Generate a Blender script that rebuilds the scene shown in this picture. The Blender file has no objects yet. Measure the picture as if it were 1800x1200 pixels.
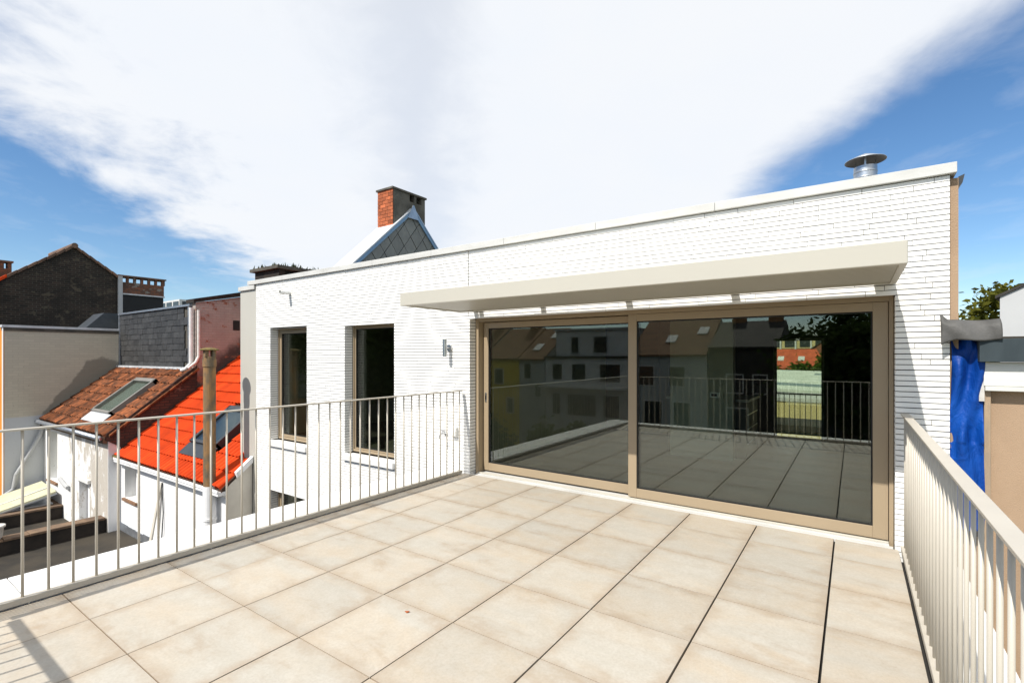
import bpy, math, random
from mathutils import Vector, Matrix
random.seed(7)
R_ = math.radians
scn = bpy.context.scene
COL = scn.collection

# ------------------------------------------------------------------ camera, sky, sun, exposure
CAM_H = 1.556
YAW = R_(34.8)
cd = bpy.data.cameras.new('camera'); cam = bpy.data.objects.new('camera', cd); COL.objects.link(cam)
cam.location = (0, 0, CAM_H); cam.rotation_euler = (R_(90), 0, YAW)
cd.sensor_width = 36; cd.lens = 865 / 1800 * 36; cd.shift_y = 26 / 1800
cd.clip_start = 0.05; cd.clip_end = 3000
scn.camera = cam

SUN_DIR = Vector((0.188, 1.0, -1.151)).normalized()        # direction the light travels
sd = bpy.data.lights.new('sun', 'SUN'); sun = bpy.data.objects.new('sun', sd); COL.objects.link(sun)
sd.energy = 4.5; sd.angle = R_(0.53); sd.color = (1.0, 0.955, 0.885)
sun.rotation_euler = SUN_DIR.to_track_quat('-Z', 'Y').to_euler()
SUN_EL = math.asin(-SUN_DIR.z)
SUN_AZ = math.atan2(-SUN_DIR.x, -SUN_DIR.y)               # towards the sun, clockwise from +y

def make_world():
    w = bpy.data.worlds.new('World'); scn.world = w; w.use_nodes = True
    nt = w.node_tree; N = nt.nodes; L = nt.links; N.clear()
    out = N.new('ShaderNodeOutputWorld'); bg = N.new('ShaderNodeBackground')
    sky = N.new('ShaderNodeTexSky'); sky.sky_type = 'NISHITA'; sky.sun_disc = False
    sky.sun_elevation = SUN_EL; sky.sun_rotation = SUN_AZ
    sky.air_density = 1.0; sky.dust_density = 0.25; sky.ozone_density = 2.6; sky.altitude = 400
    def math_(op, a, b=None, c=None):
        n = N.new('ShaderNodeMath'); n.operation = op
        for i, v in enumerate((a, b, c)):
            if v is None: continue
            if isinstance(v, (int, float)): n.inputs[i].default_value = v
            else: L.new(v, n.inputs[i])
        return n.outputs[0]
    tc = N.new('ShaderNodeTexCoord'); sep = N.new('ShaderNodeSeparateXYZ')
    L.new(tc.outputs['Generated'], sep.inputs[0])
    zz = math_('ADD', math_('MAXIMUM', sep.outputs[2], 0.0), 0.12)
    px = math_('DIVIDE', sep.outputs[0], zz); py = math_('DIVIDE', sep.outputs[1], zz)
    # band of high cloud: position across and along it on the cloud sheet
    ac = math_('ADD', math_('MULTIPLY', px, 0.73), math_('MULTIPLY', py, 0.68))
    al = math_('ADD', math_('MULTIPLY', px, -0.68), math_('MULTIPLY', py, 0.73))
    def noise(sx, sy, scale, detail, rough, off=0.0, dist=0.0):
        cb = N.new('ShaderNodeCombineXYZ'); L.new(math_('MULTIPLY', ac, sx), cb.inputs[0]); L.new(math_('MULTIPLY', al, sy), cb.inputs[1])
        cb.inputs[2].default_value = off
        n = N.new('ShaderNodeTexNoise'); n.inputs['Scale'].default_value = scale; n.inputs['Detail'].default_value = detail
        n.inputs['Roughness'].default_value = rough; n.inputs['Distortion'].default_value = dist
        L.new(cb.outputs[0], n.inputs['Vector']); return n.outputs['Fac']
    n1 = noise(0.95, 0.9, 1.5, 9, 0.58, 5.2, 0.3)
    n2 = noise(1.5, 1.2, 2.4, 9, 0.6, 8.4, 0.35)
    n3 = noise(0.8, 0.5, 0.8, 3, 0.5, 1.7)
    dist = math_('SUBTRACT', 1.44, math_('ABSOLUTE', math_('SUBTRACT', ac, 0.03)))
    rag = N.new('ShaderNodeMapRange'); L.new(ac, rag.inputs[0]); rag.inputs[1].default_value = -0.6; rag.inputs[2].default_value = 1.0
    rag.inputs[3].default_value = 1.0; rag.inputs[4].default_value = 0.25
    d = math_('ADD', dist, math_('MULTIPLY', math_('MULTIPLY', math_('SUBTRACT', n1, 0.5), 1.25), rag.outputs[0]))
    d = math_('ADD', d, math_('MULTIPLY', math_('MULTIPLY', math_('SUBTRACT', n2, 0.5), 0.8), rag.outputs[0]))
    d = math_('ADD', d, math_('MULTIPLY', math_('SUBTRACT', n3, 0.5), 0.5))
    crisp = N.new('ShaderNodeMapRange'); L.new(ac, crisp.inputs[0]); crisp.inputs[1].default_value = 0.2; crisp.inputs[2].default_value = 1.1
    crisp.inputs[3].default_value = 1.0; crisp.inputs[4].default_value = 1.9
    d = math_('ADD', math_('MULTIPLY', math_('SUBTRACT', d, 0.14), crisp.outputs[0]), 0.14)
    mr = N.new('ShaderNodeMapRange'); mr.interpolation_type = 'SMOOTHSTEP'
    L.new(d, mr.inputs[0]); mr.inputs[1].default_value = -0.10; mr.inputs[2].default_value = 0.44
    # thinner streak inside the band
    sm = math_('ABSOLUTE', math_('ADD', math_('ADD', ac, 0.10), math_('MULTIPLY', math_('SUBTRACT', n2, 0.5), 0.5)))
    mr2 = N.new('ShaderNodeMapRange'); mr2.interpolation_type = 'SMOOTHSTEP'; L.new(sm, mr2.inputs[0])
    mr2.inputs[1].default_value = 0.0; mr2.inputs[2].default_value = 0.3; mr2.inputs[3].default_value = 0.80; mr2.inputs[4].default_value = 1.0
    dens = math_('MULTIPLY', math_('MULTIPLY', mr.outputs[0], mr2.outputs[0]), 0.97)
    # thin veil over the rest
    veil = N.new('ShaderNodeMapRange'); L.new(n2, veil.inputs[0]); veil.inputs[1].default_value = 0.5; veil.inputs[2].default_value = 0.85
    veil.inputs[3].default_value = 0.0; veil.inputs[4].default_value = 0.22
    dens = math_('MAXIMUM', dens, veil.outputs[0])
    cc = N.new('ShaderNodeMixRGB'); cc.inputs[1].default_value = (6.3, 6.65, 7.2, 1); cc.inputs[2].default_value = (6.9, 6.95, 7.0, 1)
    L.new(n1, cc.inputs[0])
    hs = N.new('ShaderNodeHueSaturation'); hs.inputs['Saturation'].default_value = 1.18; hs.inputs['Value'].default_value = 1.0
    L.new(sky.outputs[0], hs.inputs['Color'])
    mx = N.new('ShaderNodeMixRGB'); L.new(dens, mx.inputs[0]); L.new(hs.outputs[0], mx.inputs[1]); L.new(cc.outputs[0], mx.inputs[2])
    L.new(mx.outputs[0], bg.inputs[0]); bg.inputs[1].default_value = 0.115
    L.new(bg.outputs[0], out.inputs[0])
make_world()
scn.view_settings.view_transform = 'Standard'; scn.view_settings.look = 'None'
scn.view_settings.gamma = 1.0; scn.view_settings.use_curve_mapping = False
scn.view_settings.exposure = 0.30
scn.render.engine = 'CYCLES'
scn.cycles.max_bounces = 10; scn.cycles.transparent_max_bounces = 24

# ------------------------------------------------------------------ materials
def lin(c):
    return tuple(((v / 255) / 12.92 if v / 255 <= 0.04045 else ((v / 255 + 0.055) / 1.055) ** 2.4) for v in c)
MATS = {}
class NB:
    """small node helper"""
    def __init__(s, name):
        s.m = bpy.data.materials.new(name); s.m.use_nodes = True
        s.nt = s.m.node_tree; s.N = s.nt.nodes; s.L = s.nt.links; s.N.clear()
        s.out = s.N.new('ShaderNodeOutputMaterial'); s.geo = s.N.new('ShaderNodeNewGeometry')
        MATS[name] = s.m
    def set(s, sock, v):
        if hasattr(v, 'links') or hasattr(v, 'is_linked'): s.L.new(v, sock)
        else: sock.default_value = v
    def math(s, op, a, b=0.0):
        n = s.N.new('ShaderNodeMath'); n.operation = op; s.set(n.inputs[0], a); s.set(n.inputs[1], b); return n.outputs[0]
    def vec(s, scale=(1, 1, 1), rnd=0.0, obj=False):
        v = s.geo.outputs['Position']
        if obj:
            t = s.N.new('ShaderNodeTexCoord'); v = t.outputs['Object']
        n = s.N.new('ShaderNodeVectorMath'); n.operation = 'MULTIPLY'; s.L.new(v, n.inputs[0]); n.inputs[1].default_value = scale
        v = n.outputs[0]
        if rnd:
            oi = s.N.new('ShaderNodeObjectInfo'); k = s.math('MULTIPLY', oi.outputs['Random'], rnd)
            a = s.N.new('ShaderNodeVectorMath'); a.operation = 'ADD'; s.L.new(v, a.inputs[0]); s.L.new(k, a.inputs[1]); v = a.outputs[0]
        return v
    def noise(s, vec, scale, detail=5, rough=0.55, dist=0.0):
        n = s.N.new('ShaderNodeTexNoise'); s.L.new(vec, n.inputs['Vector']); n.inputs['Scale'].default_value = scale
        n.inputs['Detail'].default_value = detail; n.inputs['Roughness'].default_value = rough; n.inputs['Distortion'].default_value = dist
        return n.outputs['Fac']
    def ramp(s, f, lo, hi, a=0.0, b=1.0, smooth=True):
        n = s.N.new('ShaderNodeMapRange'); s.L.new(f, n.inputs[0])
        n.inputs[1].default_value = lo; n.inputs[2].default_value = hi; n.inputs[3].default_value = a; n.inputs[4].default_value = b
        if smooth: n.interpolation_type = 'SMOOTHSTEP'
        return n.outputs[0]
    def mix(s, f, a, b, mode='MIX'):
        n = s.N.new('ShaderNodeMixRGB'); n.blend_type = mode
        s.set(n.inputs[0], f)
        for i, c in ((1, a), (2, b)):
            if isinstance(c, tuple): n.inputs[i].default_value = (*c[:3], 1)
            else: s.L.new(c, n.inputs[i])
        return n.outputs[0]
    def rnd(s):
        return s.N.new('ShaderNodeObjectInfo').outputs['Random']
    def done(s, col, rough=0.7, bump=None, bstr=0.3, bdist=0.01, metal=0.0, spec=0.4):
        p = s.N.new('ShaderNodeBsdfPrincipled')
        if isinstance(col, tuple): p.inputs['Base Color'].default_value = (*col[:3], 1)
        else: s.L.new(col, p.inputs['Base Color'])
        s.set(p.inputs['Roughness'], rough); p.inputs['Metallic'].default_value = metal
        p.inputs['Specular IOR Level'].default_value = spec
        if bump is not None:
            b = s.N.new('ShaderNodeBump'); s.L.new(bump, b.inputs['Height']); b.inputs['Strength'].default_value = bstr
            b.inputs['Distance'].default_value = bdist; s.L.new(b.outputs[0], p.inputs['Normal'])
        s.L.new(p.outputs[0], s.out.inputs[0]); return s.m

def plain(name, c1, c2=None, scale=3.0, rough=0.7, bstr=0.15, bscale=60, metal=0.0, stretch=(1, 1, 1), lo=0.35, hi=0.65, rvar=0.0, spec=0.4, bdist=0.004):
    n = NB(name); v = n.vec(stretch, 37.0 if rvar else 0.0)
    f = n.ramp(n.noise(v, scale, 7, 0.6), lo, hi)
    col = n.mix(f, c1, c2 or tuple(x * 0.85 for x in c1))
    if rvar:
        k = n.ramp(n.rnd(), 0, 1, 1 - rvar, 1 + rvar * 0.6, False)
        cm = n.N.new('ShaderNodeVectorMath'); cm.operation = 'SCALE'; n.L.new(col, cm.inputs[0]); n.L.new(k, cm.inputs['Scale']); col = cm.outputs[0]
    b = n.noise(n.vec(), bscale, 4, 0.6)
    return n.done(col, rough, b, bstr, bdist, metal, spec)

def bricktex(name, axis, c1, c2, mortar, bw=0.22, bh=0.072, mort=0.012, stain=None, patch=None, rough=0.85, soot=None):
    """masonry too far away to tell single bricks apart"""
    n = NB(name); sp = n.N.new('ShaderNodeSeparateXYZ'); n.L.new(n.geo.outputs['Position'], sp.inputs[0])
    cb = n.N.new('ShaderNodeCombineXYZ'); n.L.new(sp.outputs[axis], cb.inputs[0]); n.L.new(sp.outputs[2], cb.inputs[1])
    wob = n.noise(n.vec(), 2.0, 3); 
    t = n.N.new('ShaderNodeTexBrick'); n.L.new(cb.outputs[0], t.inputs['Vector'])
    t.inputs['Color1'].default_value = (*c1, 1); t.inputs['Color2'].default_value = (*c2, 1); t.inputs['Mortar'].default_value = (*mortar, 1)
    t.inputs['Scale'].default_value = 1.0; t.inputs['Mortar Size'].default_value = mort; t.inputs['Mortar Smooth'].default_value = 0.4
    t.inputs['Brick Width'].default_value = bw; t.inputs['Row Height'].default_value = bh; t.inputs['Bias'].default_value = -0.1
    col = t.outputs['Color']
    f = n.ramp(n.noise(n.vec(), 1.3, 8, 0.65), 0.35, 0.7)
    if stain: col = n.mix(n.math('MULTIPLY', f, 0.75), col, stain)
    if soot:
        hz = n.math('SUBTRACT', sp.outputs[2], n.math('ADD', n.math('MULTIPLY', sp.outputs[1], 0.81), -4.53))
        hz = n.math('ADD', hz, n.math('MULTIPLY', n.math('SUBTRACT', f, 0.5), 0.3)); col = n.mix(n.ramp(hz, 0.25, 0.75, 0.9, 0.0), col, soot)
    if patch: col = n.mix(n.ramp(n.noise(n.vec((1, 1, 1.4)), 2.4, 8, 0.7), 0.56, 0.63), col, patch)
    hgt = n.math('ADD', n.math('MULTIPLY', t.outputs['Fac'], -1.0), n.noise(n.vec(), 30, 4))
    return n.done(col, rough, hgt, 0.5, 0.012, 0, 0.25)

# tiles of the terrace: porcelain with drifting beige, grey and rust clouds, different on every tile
n = NB('terrace_tile'); v = n.vec((0.6, 1.7, 1), 53.0)
f1 = n.ramp(n.noise(v, 1.5, 6, 0.55, 0.5), 0.36, 0.64); f2 = n.ramp(n.noise(n.vec((0.7, 1.6, 1), 91.0), 2.6, 8, 0.65, 0.4), 0.50, 0.74)
f3 = n.ramp(n.noise(n.vec((1, 1, 1), 20.0), 70, 6, 0.7), 0.38, 0.68); f4 = n.ramp(n.noise(n.vec((1, 1, 1), 11.0), 9, 6, 0.7), 0.35, 0.7)
col = n.mix(f1, (0.475, 0.408, 0.318), (0.43, 0.40, 0.342))
col = n.mix(n.math('MULTIPLY', f2, 0.6), col, (0.32, 0.235, 0.155))
col = n.mix(n.math('MULTIPLY', f4, 0.4), col, (0.52, 0.495, 0.44))
col = n.mix(n.math('MULTIPLY', f3, 0.30), col, (0.31, 0.27, 0.215))
oc = n.N.new('ShaderNodeTexCoord'); so = n.N.new('ShaderNodeSeparateXYZ'); n.L.new(oc.outputs['Object'], so.inputs[0])
ed = n.math('MAXIMUM', n.math('ABSOLUTE', so.outputs[0]), n.math('ABSOLUTE', so.outputs[1]))
ed = n.math('ADD', ed, n.math('MULTIPLY', n.math('SUBTRACT', n.noise(n.vec((1, 1, 1), 71.0), 5.5, 6, 0.65), 0.5), 0.26))
col = n.mix(n.ramp(ed, 0.20, 0.345, 0.0, 0.62), col, (0.335, 0.255, 0.175))
k = n.ramp(n.rnd(), 0, 1, 0.95, 1.05, False)
cm = n.N.new('ShaderNodeVectorMath'); cm.operation = 'SCALE'; n.L.new(col, cm.inputs[0]); n.L.new(k, cm.inputs['Scale'])
n.done(cm.outputs[0], n.ramp(f1, 0, 1, 0.5, 0.62), n.noise(n.vec(), 240, 3), 0.12, 0.002, 0, 0.35)

# white slip brick
n = NB('white_brick'); fx = n.ramp(n.noise(n.vec((1.2, 1, 9)), 2.2, 4, 0.6), 0.35, 0.7)
col = n.mix(n.math('MULTIPLY', fx, 0.8), (0.85, 0.845, 0.82), (0.80, 0.79, 0.765))
sp_ = n.ramp(n.noise(n.vec(), 45, 6, 0.7), 0.58, 0.72); col = n.mix(n.math('MULTIPLY', sp_, 0.4), col, (0.70, 0.69, 0.66))
n.done(col, 0.75, n.noise(n.vec(), 55, 6, 0.7), 0.35, 0.004, 0, 0.3)
plain('mortar', (0.12, 0.11, 0.095), (0.08, 0.073, 0.062), 8, 0.95)
plain('white_stone', (0.78, 0.775, 0.755), (0.70, 0.695, 0.67), 2.5, 0.6, 0.1, 90)
plain('coping_stone', (0.60, 0.595, 0.57), (0.52, 0.515, 0.49), 2.0, 0.65, 0.12, 70, stretch=(1, 1, 3))
plain('panel_metal', (0.50, 0.48, 0.425), (0.48, 0.46, 0.41), 1.0, 0.45, 0.03, 20)
plain('rail_metal', (0.51, 0.47, 0.395), (0.48, 0.44, 0.37), 3.0, 0.42, 0.03, 200, spec=0.5)
plain('canopy_metal', (0.50, 0.475, 0.405), (0.485, 0.46, 0.395), 1.0, 0.42, 0.02, 60, spec=0.5)
plain('bronze_frame', (0.345, 0.268, 0.175), (0.33, 0.256, 0.167), 1.5, 0.38, 0.02, 80, spec=0.5)
plain('rubber', (0.012, 0.012, 0.012), None, 5, 0.6)
plain('dark_gap', (0.03, 0.028, 0.025), None, 5, 0.9)
plain('grout', (0.22, 0.145, 0.09), (0.16, 0.105, 0.065), 12, 0.95)
plain('steel', (0.62, 0.63, 0.64), (0.5, 0.51, 0.52), 12, 0.28, 0.05, 60, metal=1.0)
plain('zinc', (0.50, 0.53, 0.57), (0.40, 0.43, 0.47), 5, 0.4, 0.1, 30, metal=0.8)
plain('white_plastic', (0.78, 0.78, 0.76), None, 3, 0.4, 0.02)
plain('dark_plastic', (0.03, 0.03, 0.03), None, 3, 0.5, 0.02)
plain('beige_render', (0.415, 0.29, 0.19), (0.37, 0.255, 0.165), 2.2, 0.92, 0.8, 150, bdist=0.006)
plain('board_white', (0.70, 0.70, 0.66), (0.60, 0.60, 0.555), 1.5, 0.6, 0.4, 15, stretch=(0.5, 1, 9))
plain('slate_fascia', (0.050, 0.066, 0.074), (0.038, 0.051, 0.058), 2.0, 0.6, 0.2, 30, spec=0.2, stretch=(4, 1, 0.6))
plain('timber', (0.42, 0.30, 0.19), (0.30, 0.235, 0.17), 3.0, 0.8, 0.5, 30, stretch=(6, 6, 0.7))
plain('felt', (0.10, 0.098, 0.094), (0.06, 0.059, 0.056), 5, 0.6, 0.6, 60)
n = NB('blue_tarp'); f = n.ramp(n.noise(n.vec((1, 1, 0.6)), 6, 6, 0.6), 0.35, 0.7)
n.done(n.mix(f, (0.0015, 0.045, 0.26), (0.003, 0.07, 0.36)), 0.5, n.noise(n.vec((1, 1, 0.5)), 9, 5, 0.6, 0.6), 0.6, 0.05, 0, 0.25)
plain('orange_tile', (0.62, 0.060, 0.010), (0.47, 0.045, 0.009), 4, 0.85, 0.25, 60, spec=0.12, rvar=0.22, lo=0.4, hi=0.75)
plain('brown_tile', (0.27, 0.092, 0.038), (0.085, 0.04, 0.024), 5, 0.9, 0.5, 50, spec=0.12, rvar=0.5)
plain('roof_under', (0.07, 0.035, 0.02), (0.04, 0.024, 0.016), 5, 0.95)
plain('slate', (0.052, 0.052, 0.052), (0.034, 0.034, 0.034), 5, 0.6, 0.4, 50, rvar=0.3)
plain('slate_diamond', (0.22, 0.225, 0.205), (0.19, 0.195, 0.18), 5, 0.55, 0.2, 50, rvar=0.1)
plain('blue_zinc', (0.22, 0.36, 0.52), (0.18, 0.30, 0.45), 3, 0.4, 0.1)
plain('white_zinc', (0.62, 0.64, 0.66), (0.5, 0.52, 0.54), 4, 0.4, 0.1, 20)
plain('chimney_brick', (0.50, 0.135, 0.05), (0.36, 0.105, 0.045), 9, 0.9, 0.6, 60, rvar=0.5)
plain('chimney_joint', (0.20, 0.165, 0.13), None, 9, 0.95)
plain('dark_render', (0.11, 0.10, 0.082), (0.062, 0.058, 0.05), 3.0, 0.95, 0.8, 25)
plain('dark_render_chimney', (0.145, 0.137, 0.115), (0.085, 0.08, 0.066), 3.0, 0.95, 0.8, 25)
plain('white_paint_wall', (0.80, 0.80, 0.80), (0.60, 0.595, 0.575), 1.6, 0.85, 0.5, 14, stretch=(2.2, 2.2, 0.55), lo=0.52, hi=0.80)
plain('cream_grey_wall', (0.66, 0.62, 0.54), (0.56, 0.52, 0.45), 1.6, 0.85, 0.4, 14)  # greyer than the white walls: the annex flank's shade put into the colour
plain('flat_roof', (0.05, 0.041, 0.029), (0.024, 0.021, 0.017), 1.1, 0.9, 0.7, 40)
plain('brown_sill', (0.27, 0.15, 0.085), (0.2, 0.115, 0.07), 6, 0.8)
plain('brown_ledge', (0.22, 0.145, 0.09), (0.12, 0.08, 0.055), 3, 0.9, 0.5, 30)
plain('dark_brown', (0.035, 0.027, 0.021), (0.018, 0.015, 0.013), 3, 0.9)
plain('orange_paint', (0.78, 0.30, 0.035), (0.72, 0.265, 0.03), 1.5, 0.8, 0.2, 20)
plain('rusty_pipe', (0.30, 0.165, 0.065), (0.13, 0.105, 0.07), 4.5, 0.85, 0.5, 40, stretch=(1.6, 1.6, 0.8))
plain('lichen', (0.20, 0.15, 0.045), (0.10, 0.075, 0.035), 14, 0.95, 0.9, 40)
plain('plant_dark', (0.035, 0.05, 0.018), (0.02, 0.03, 0.012), 9, 0.9)
plain('ridge_tile', (0.20, 0.115, 0.075), (0.12, 0.08, 0.06), 3, 0.9, 0.5, 40, rvar=0.3)
plain('black_frame', (0.05, 0.055, 0.06), (0.04, 0.045, 0.05), 3, 0.4, 0.05)
plain('grey_frame', (0.22, 0.21, 0.19), None, 3, 0.45, 0.05)
plain('polycarbonate', (0.62, 0.60, 0.42), (0.55, 0.53, 0.36), 4, 0.4, 0.05)
plain('ground', (0.10, 0.115, 0.05), (0.06, 0.055, 0.04), 0.25, 0.95, 0.6, 4)
plain('bark', (0.09, 0.07, 0.05), (0.05, 0.04, 0.03), 6, 0.95, 0.7, 30, stretch=(3, 3, 0.5))
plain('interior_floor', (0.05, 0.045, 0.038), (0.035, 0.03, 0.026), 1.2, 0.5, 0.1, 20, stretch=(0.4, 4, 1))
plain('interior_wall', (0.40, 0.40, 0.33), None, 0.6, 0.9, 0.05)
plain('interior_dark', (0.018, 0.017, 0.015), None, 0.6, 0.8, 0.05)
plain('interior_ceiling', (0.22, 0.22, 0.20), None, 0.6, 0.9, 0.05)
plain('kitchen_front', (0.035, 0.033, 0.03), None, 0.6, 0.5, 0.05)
plain('worktop', (0.30, 0.29, 0.27), None, 0.6, 0.35, 0.05)
plain('yellow_paint', (0.70, 0.52, 0.05), (0.62, 0.45, 0.04), 1.5, 0.85)
plain('far_white', (0.62, 0.62, 0.62), (0.55, 0.55, 0.54), 0.8, 0.85)
plain('far_grey', (0.44, 0.45, 0.45), (0.40, 0.405, 0.41), 0.8, 0.85)
plain('far_house_grey', (0.52, 0.525, 0.525), (0.48, 0.485, 0.485), 0.5, 0.85, 0.2, 10)
plain('far_brown_wall', (0.30, 0.16, 0.075), (0.24, 0.125, 0.06), 0.8, 0.85)
plain('far_roof', (0.20, 0.105, 0.055), (0.13, 0.07, 0.04), 1.2, 0.9, 0.6, 6, stretch=(1, 1, 6))
plain('far_roof_dark', (0.06, 0.055, 0.05), (0.04, 0.038, 0.035), 1.2, 0.9)
plain('red_roof', (0.50, 0.10, 0.045), (0.38, 0.075, 0.035), 0.9, 0.85)
plain('hall_roof', (0.68, 0.72, 0.66), (0.60, 0.64, 0.58), 0.4, 0.6)
plain('hall_glazing', (0.22, 0.28, 0.29), None, 0.4, 0.4)
plain('hall_brick', (0.24, 0.10, 0.06), (0.18, 0.08, 0.05), 1.0, 0.9)
plain('yellow_wall', (0.60, 0.50, 0.26), (0.54, 0.45, 0.23), 0.6, 0.85)
plain('far_window', (0.03, 0.035, 0.04), None, 1.0, 0.15)
plain('leaf_litter', (0.35, 0.09, 0.02), None, 20, 0.8)
plain('pot_white', (0.62, 0.60, 0.56), (0.5, 0.48, 0.44), 6, 0.8)
bricktex('gable_brick_dark', 1, (0.050, 0.035, 0.027), (0.022, 0.019, 0.016), (0.085, 0.075, 0.06), 0.24, 0.085, 0.012, stain=(0.018, 0.017, 0.015), patch=(0.085, 0.07, 0.05))  # shade of this side put into the dark brick colours
bricktex('stack_brick', 1, (0.30, 0.11, 0.055), (0.15, 0.075, 0.05), (0.10, 0.085, 0.07), 0.24, 0.085, 0.012, stain=(0.07, 0.05, 0.04), patch=(0.24, 0.22, 0.19))
bricktex('pink_brick', 1, (0.44, 0.385, 0.345), (0.40, 0.345, 0.31), (0.33, 0.29, 0.26), 0.22, 0.075, 0.006, stain=(0.32, 0.275, 0.245), patch=(0.28, 0.13, 0.085), soot=(0.05, 0.043, 0.038))
bricktex('flank_brick', 1, (0.11, 0.06, 0.045), (0.06, 0.043, 0.036), (0.05, 0.042, 0.036), 0.22, 0.075, 0.014, stain=(0.03, 0.026, 0.023), patch=(0.16, 0.12, 0.095))
# grey party wall: washed brick with an irregular darker render area low down towards the roof
n = NB('grey_party_wall'); sp = n.N.new('ShaderNodeSeparateXYZ'); n.L.new(n.geo.outputs['Position'], sp.inputs[0])
cb = n.N.new('ShaderNodeCombineXYZ'); n.L.new(sp.outputs[1], cb.inputs[0]); n.L.new(sp.outputs[2], cb.inputs[1])
t = n.N.new('ShaderNodeTexBrick'); n.L.new(cb.outputs[0], t.inputs['Vector']); t.inputs['Scale'].default_value = 1
t.inputs['Color1'].default_value = (0.56, 0.52, 0.42, 1); t.inputs['Color2'].default_value = (0.51, 0.475, 0.385, 1); t.inputs['Mortar'].default_value = (0.48, 0.445, 0.36, 1)
t.inputs['Brick Width'].default_value = 0.24; t.inputs['Row Height'].default_value = 0.08; t.inputs['Mortar Size'].default_value = 0.006
wb = n.math('MULTIPLY', n.math('SUBTRACT', n.noise(n.vec(), 1.6, 6, 0.6), 0.5), 0.7)
hh = n.math('SUBTRACT', n.math('MINIMUM', n.math('ADD', n.math('MULTIPLY', sp.outputs[1], 1.6), -7.12), 1.45), n.math('ADD', sp.outputs[2], wb))
st = n.ramp(hh, -0.06, 0.06)
col = n.mix(n.math('MULTIPLY', st, 0.8), t.outputs['Color'], (0.22, 0.205, 0.17))
lowg = n.ramp(n.math('ADD', sp.outputs[2], n.math('MULTIPLY', wb, 0.15)), -0.32, -0.26)
col = n.mix(lowg, (0.52, 0.535, 0.55), col)
col = n.mix(n.ramp(n.noise(n.vec((1, 1, 3)), 9, 5, 0.7), 0.66, 0.72), col, (0.12, 0.10, 0.085))
n.done(col, 0.9, n.noise(n.vec(), 18, 6), 0.4, 0.012, 0, 0.2)
# peeling white limewash
n = NB('peeling_wall'); sp = n.N.new('ShaderNodeSeparateXYZ'); n.L.new(n.geo.outputs['Position'], sp.inputs[0])
q = n.noise(n.vec((1, 1, 0.6)), 2.6, 10, 0.72); gx = n.ramp(sp.outputs[0], -19.5, -15.8, -0.16, 0.10, False)
pf = n.ramp(n.math('ADD', q, gx), 0.47, 0.56)
col = n.mix(n.math('MULTIPLY', pf, 0.8), (0.80, 0.80, 0.79), (0.43, 0.38, 0.31))
col = n.mix(n.ramp(n.noise(n.vec(), 11, 8, 0.75), 0.60, 0.68), col, (0.30, 0.27, 0.23))
n.done(col, 0.9, q, 0.5, 0.03, 0, 0.2)

def glass(name, tint, refl=0.085):
    n = NB(name); tr = n.N.new('ShaderNodeBsdfTransparent'); tr.inputs[0].default_value = (*tint, 1)
    gl = n.N.new('ShaderNodeBsdfGlossy'); gl.inputs['Roughness'].default_value = 0.0; gl.inputs[0].default_value = (0.93, 0.96, 0.92, 1)
    lw = n.N.new('ShaderNodeLayerWeight'); lw.inputs[0].default_value = 0.5
    fac = n.math('ADD', n.math('MULTIPLY', n.math('POWER', lw.outputs['Facing'], 4.0), 0.5), refl)
    ms = n.N.new('ShaderNodeMixShader'); n.L.new(fac, ms.inputs[0]); n.L.new(tr.outputs[0], ms.inputs[1]); n.L.new(gl.outputs[0], ms.inputs[2])
    n.L.new(ms.outputs[0], n.out.inputs[0]); return n.m
glass('door_glass', (0.86, 0.90, 0.84)); glass('window_glass', (0.80, 0.83, 0.76), 0.10); glass('roof_glass', (0.7, 0.75, 0.72), 0.09)

def leafmat(name, c1, c2):
    n = NB(name); f = n.noise(n.vec(), 1.7, 3); col = n.mix(n.ramp(f, 0.35, 0.65), c1, c2)
    d = n.N.new('ShaderNodeBsdfDiffuse'); t = n.N.new('ShaderNodeBsdfTranslucent'); n.L.new(col, d.inputs[0]); n.L.new(col, t.inputs[0])
    ms = n.N.new('ShaderNodeMixShader'); ms.inputs[0].default_value = 0.3; n.L.new(d.outputs[0], ms.inputs[1]); n.L.new(t.outputs[0], ms.inputs[2])
    n.L.new(ms.outputs[0], n.out.inputs[0])
leafmat('leaves_olive', (0.13, 0.125, 0.02), (0.075, 0.085, 0.018)); leafmat('leaves_green', (0.09, 0.14, 0.025), (0.05, 0.085, 0.018))
leafmat('leaves_dark', (0.05, 0.075, 0.02), (0.03, 0.05, 0.015))

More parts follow.
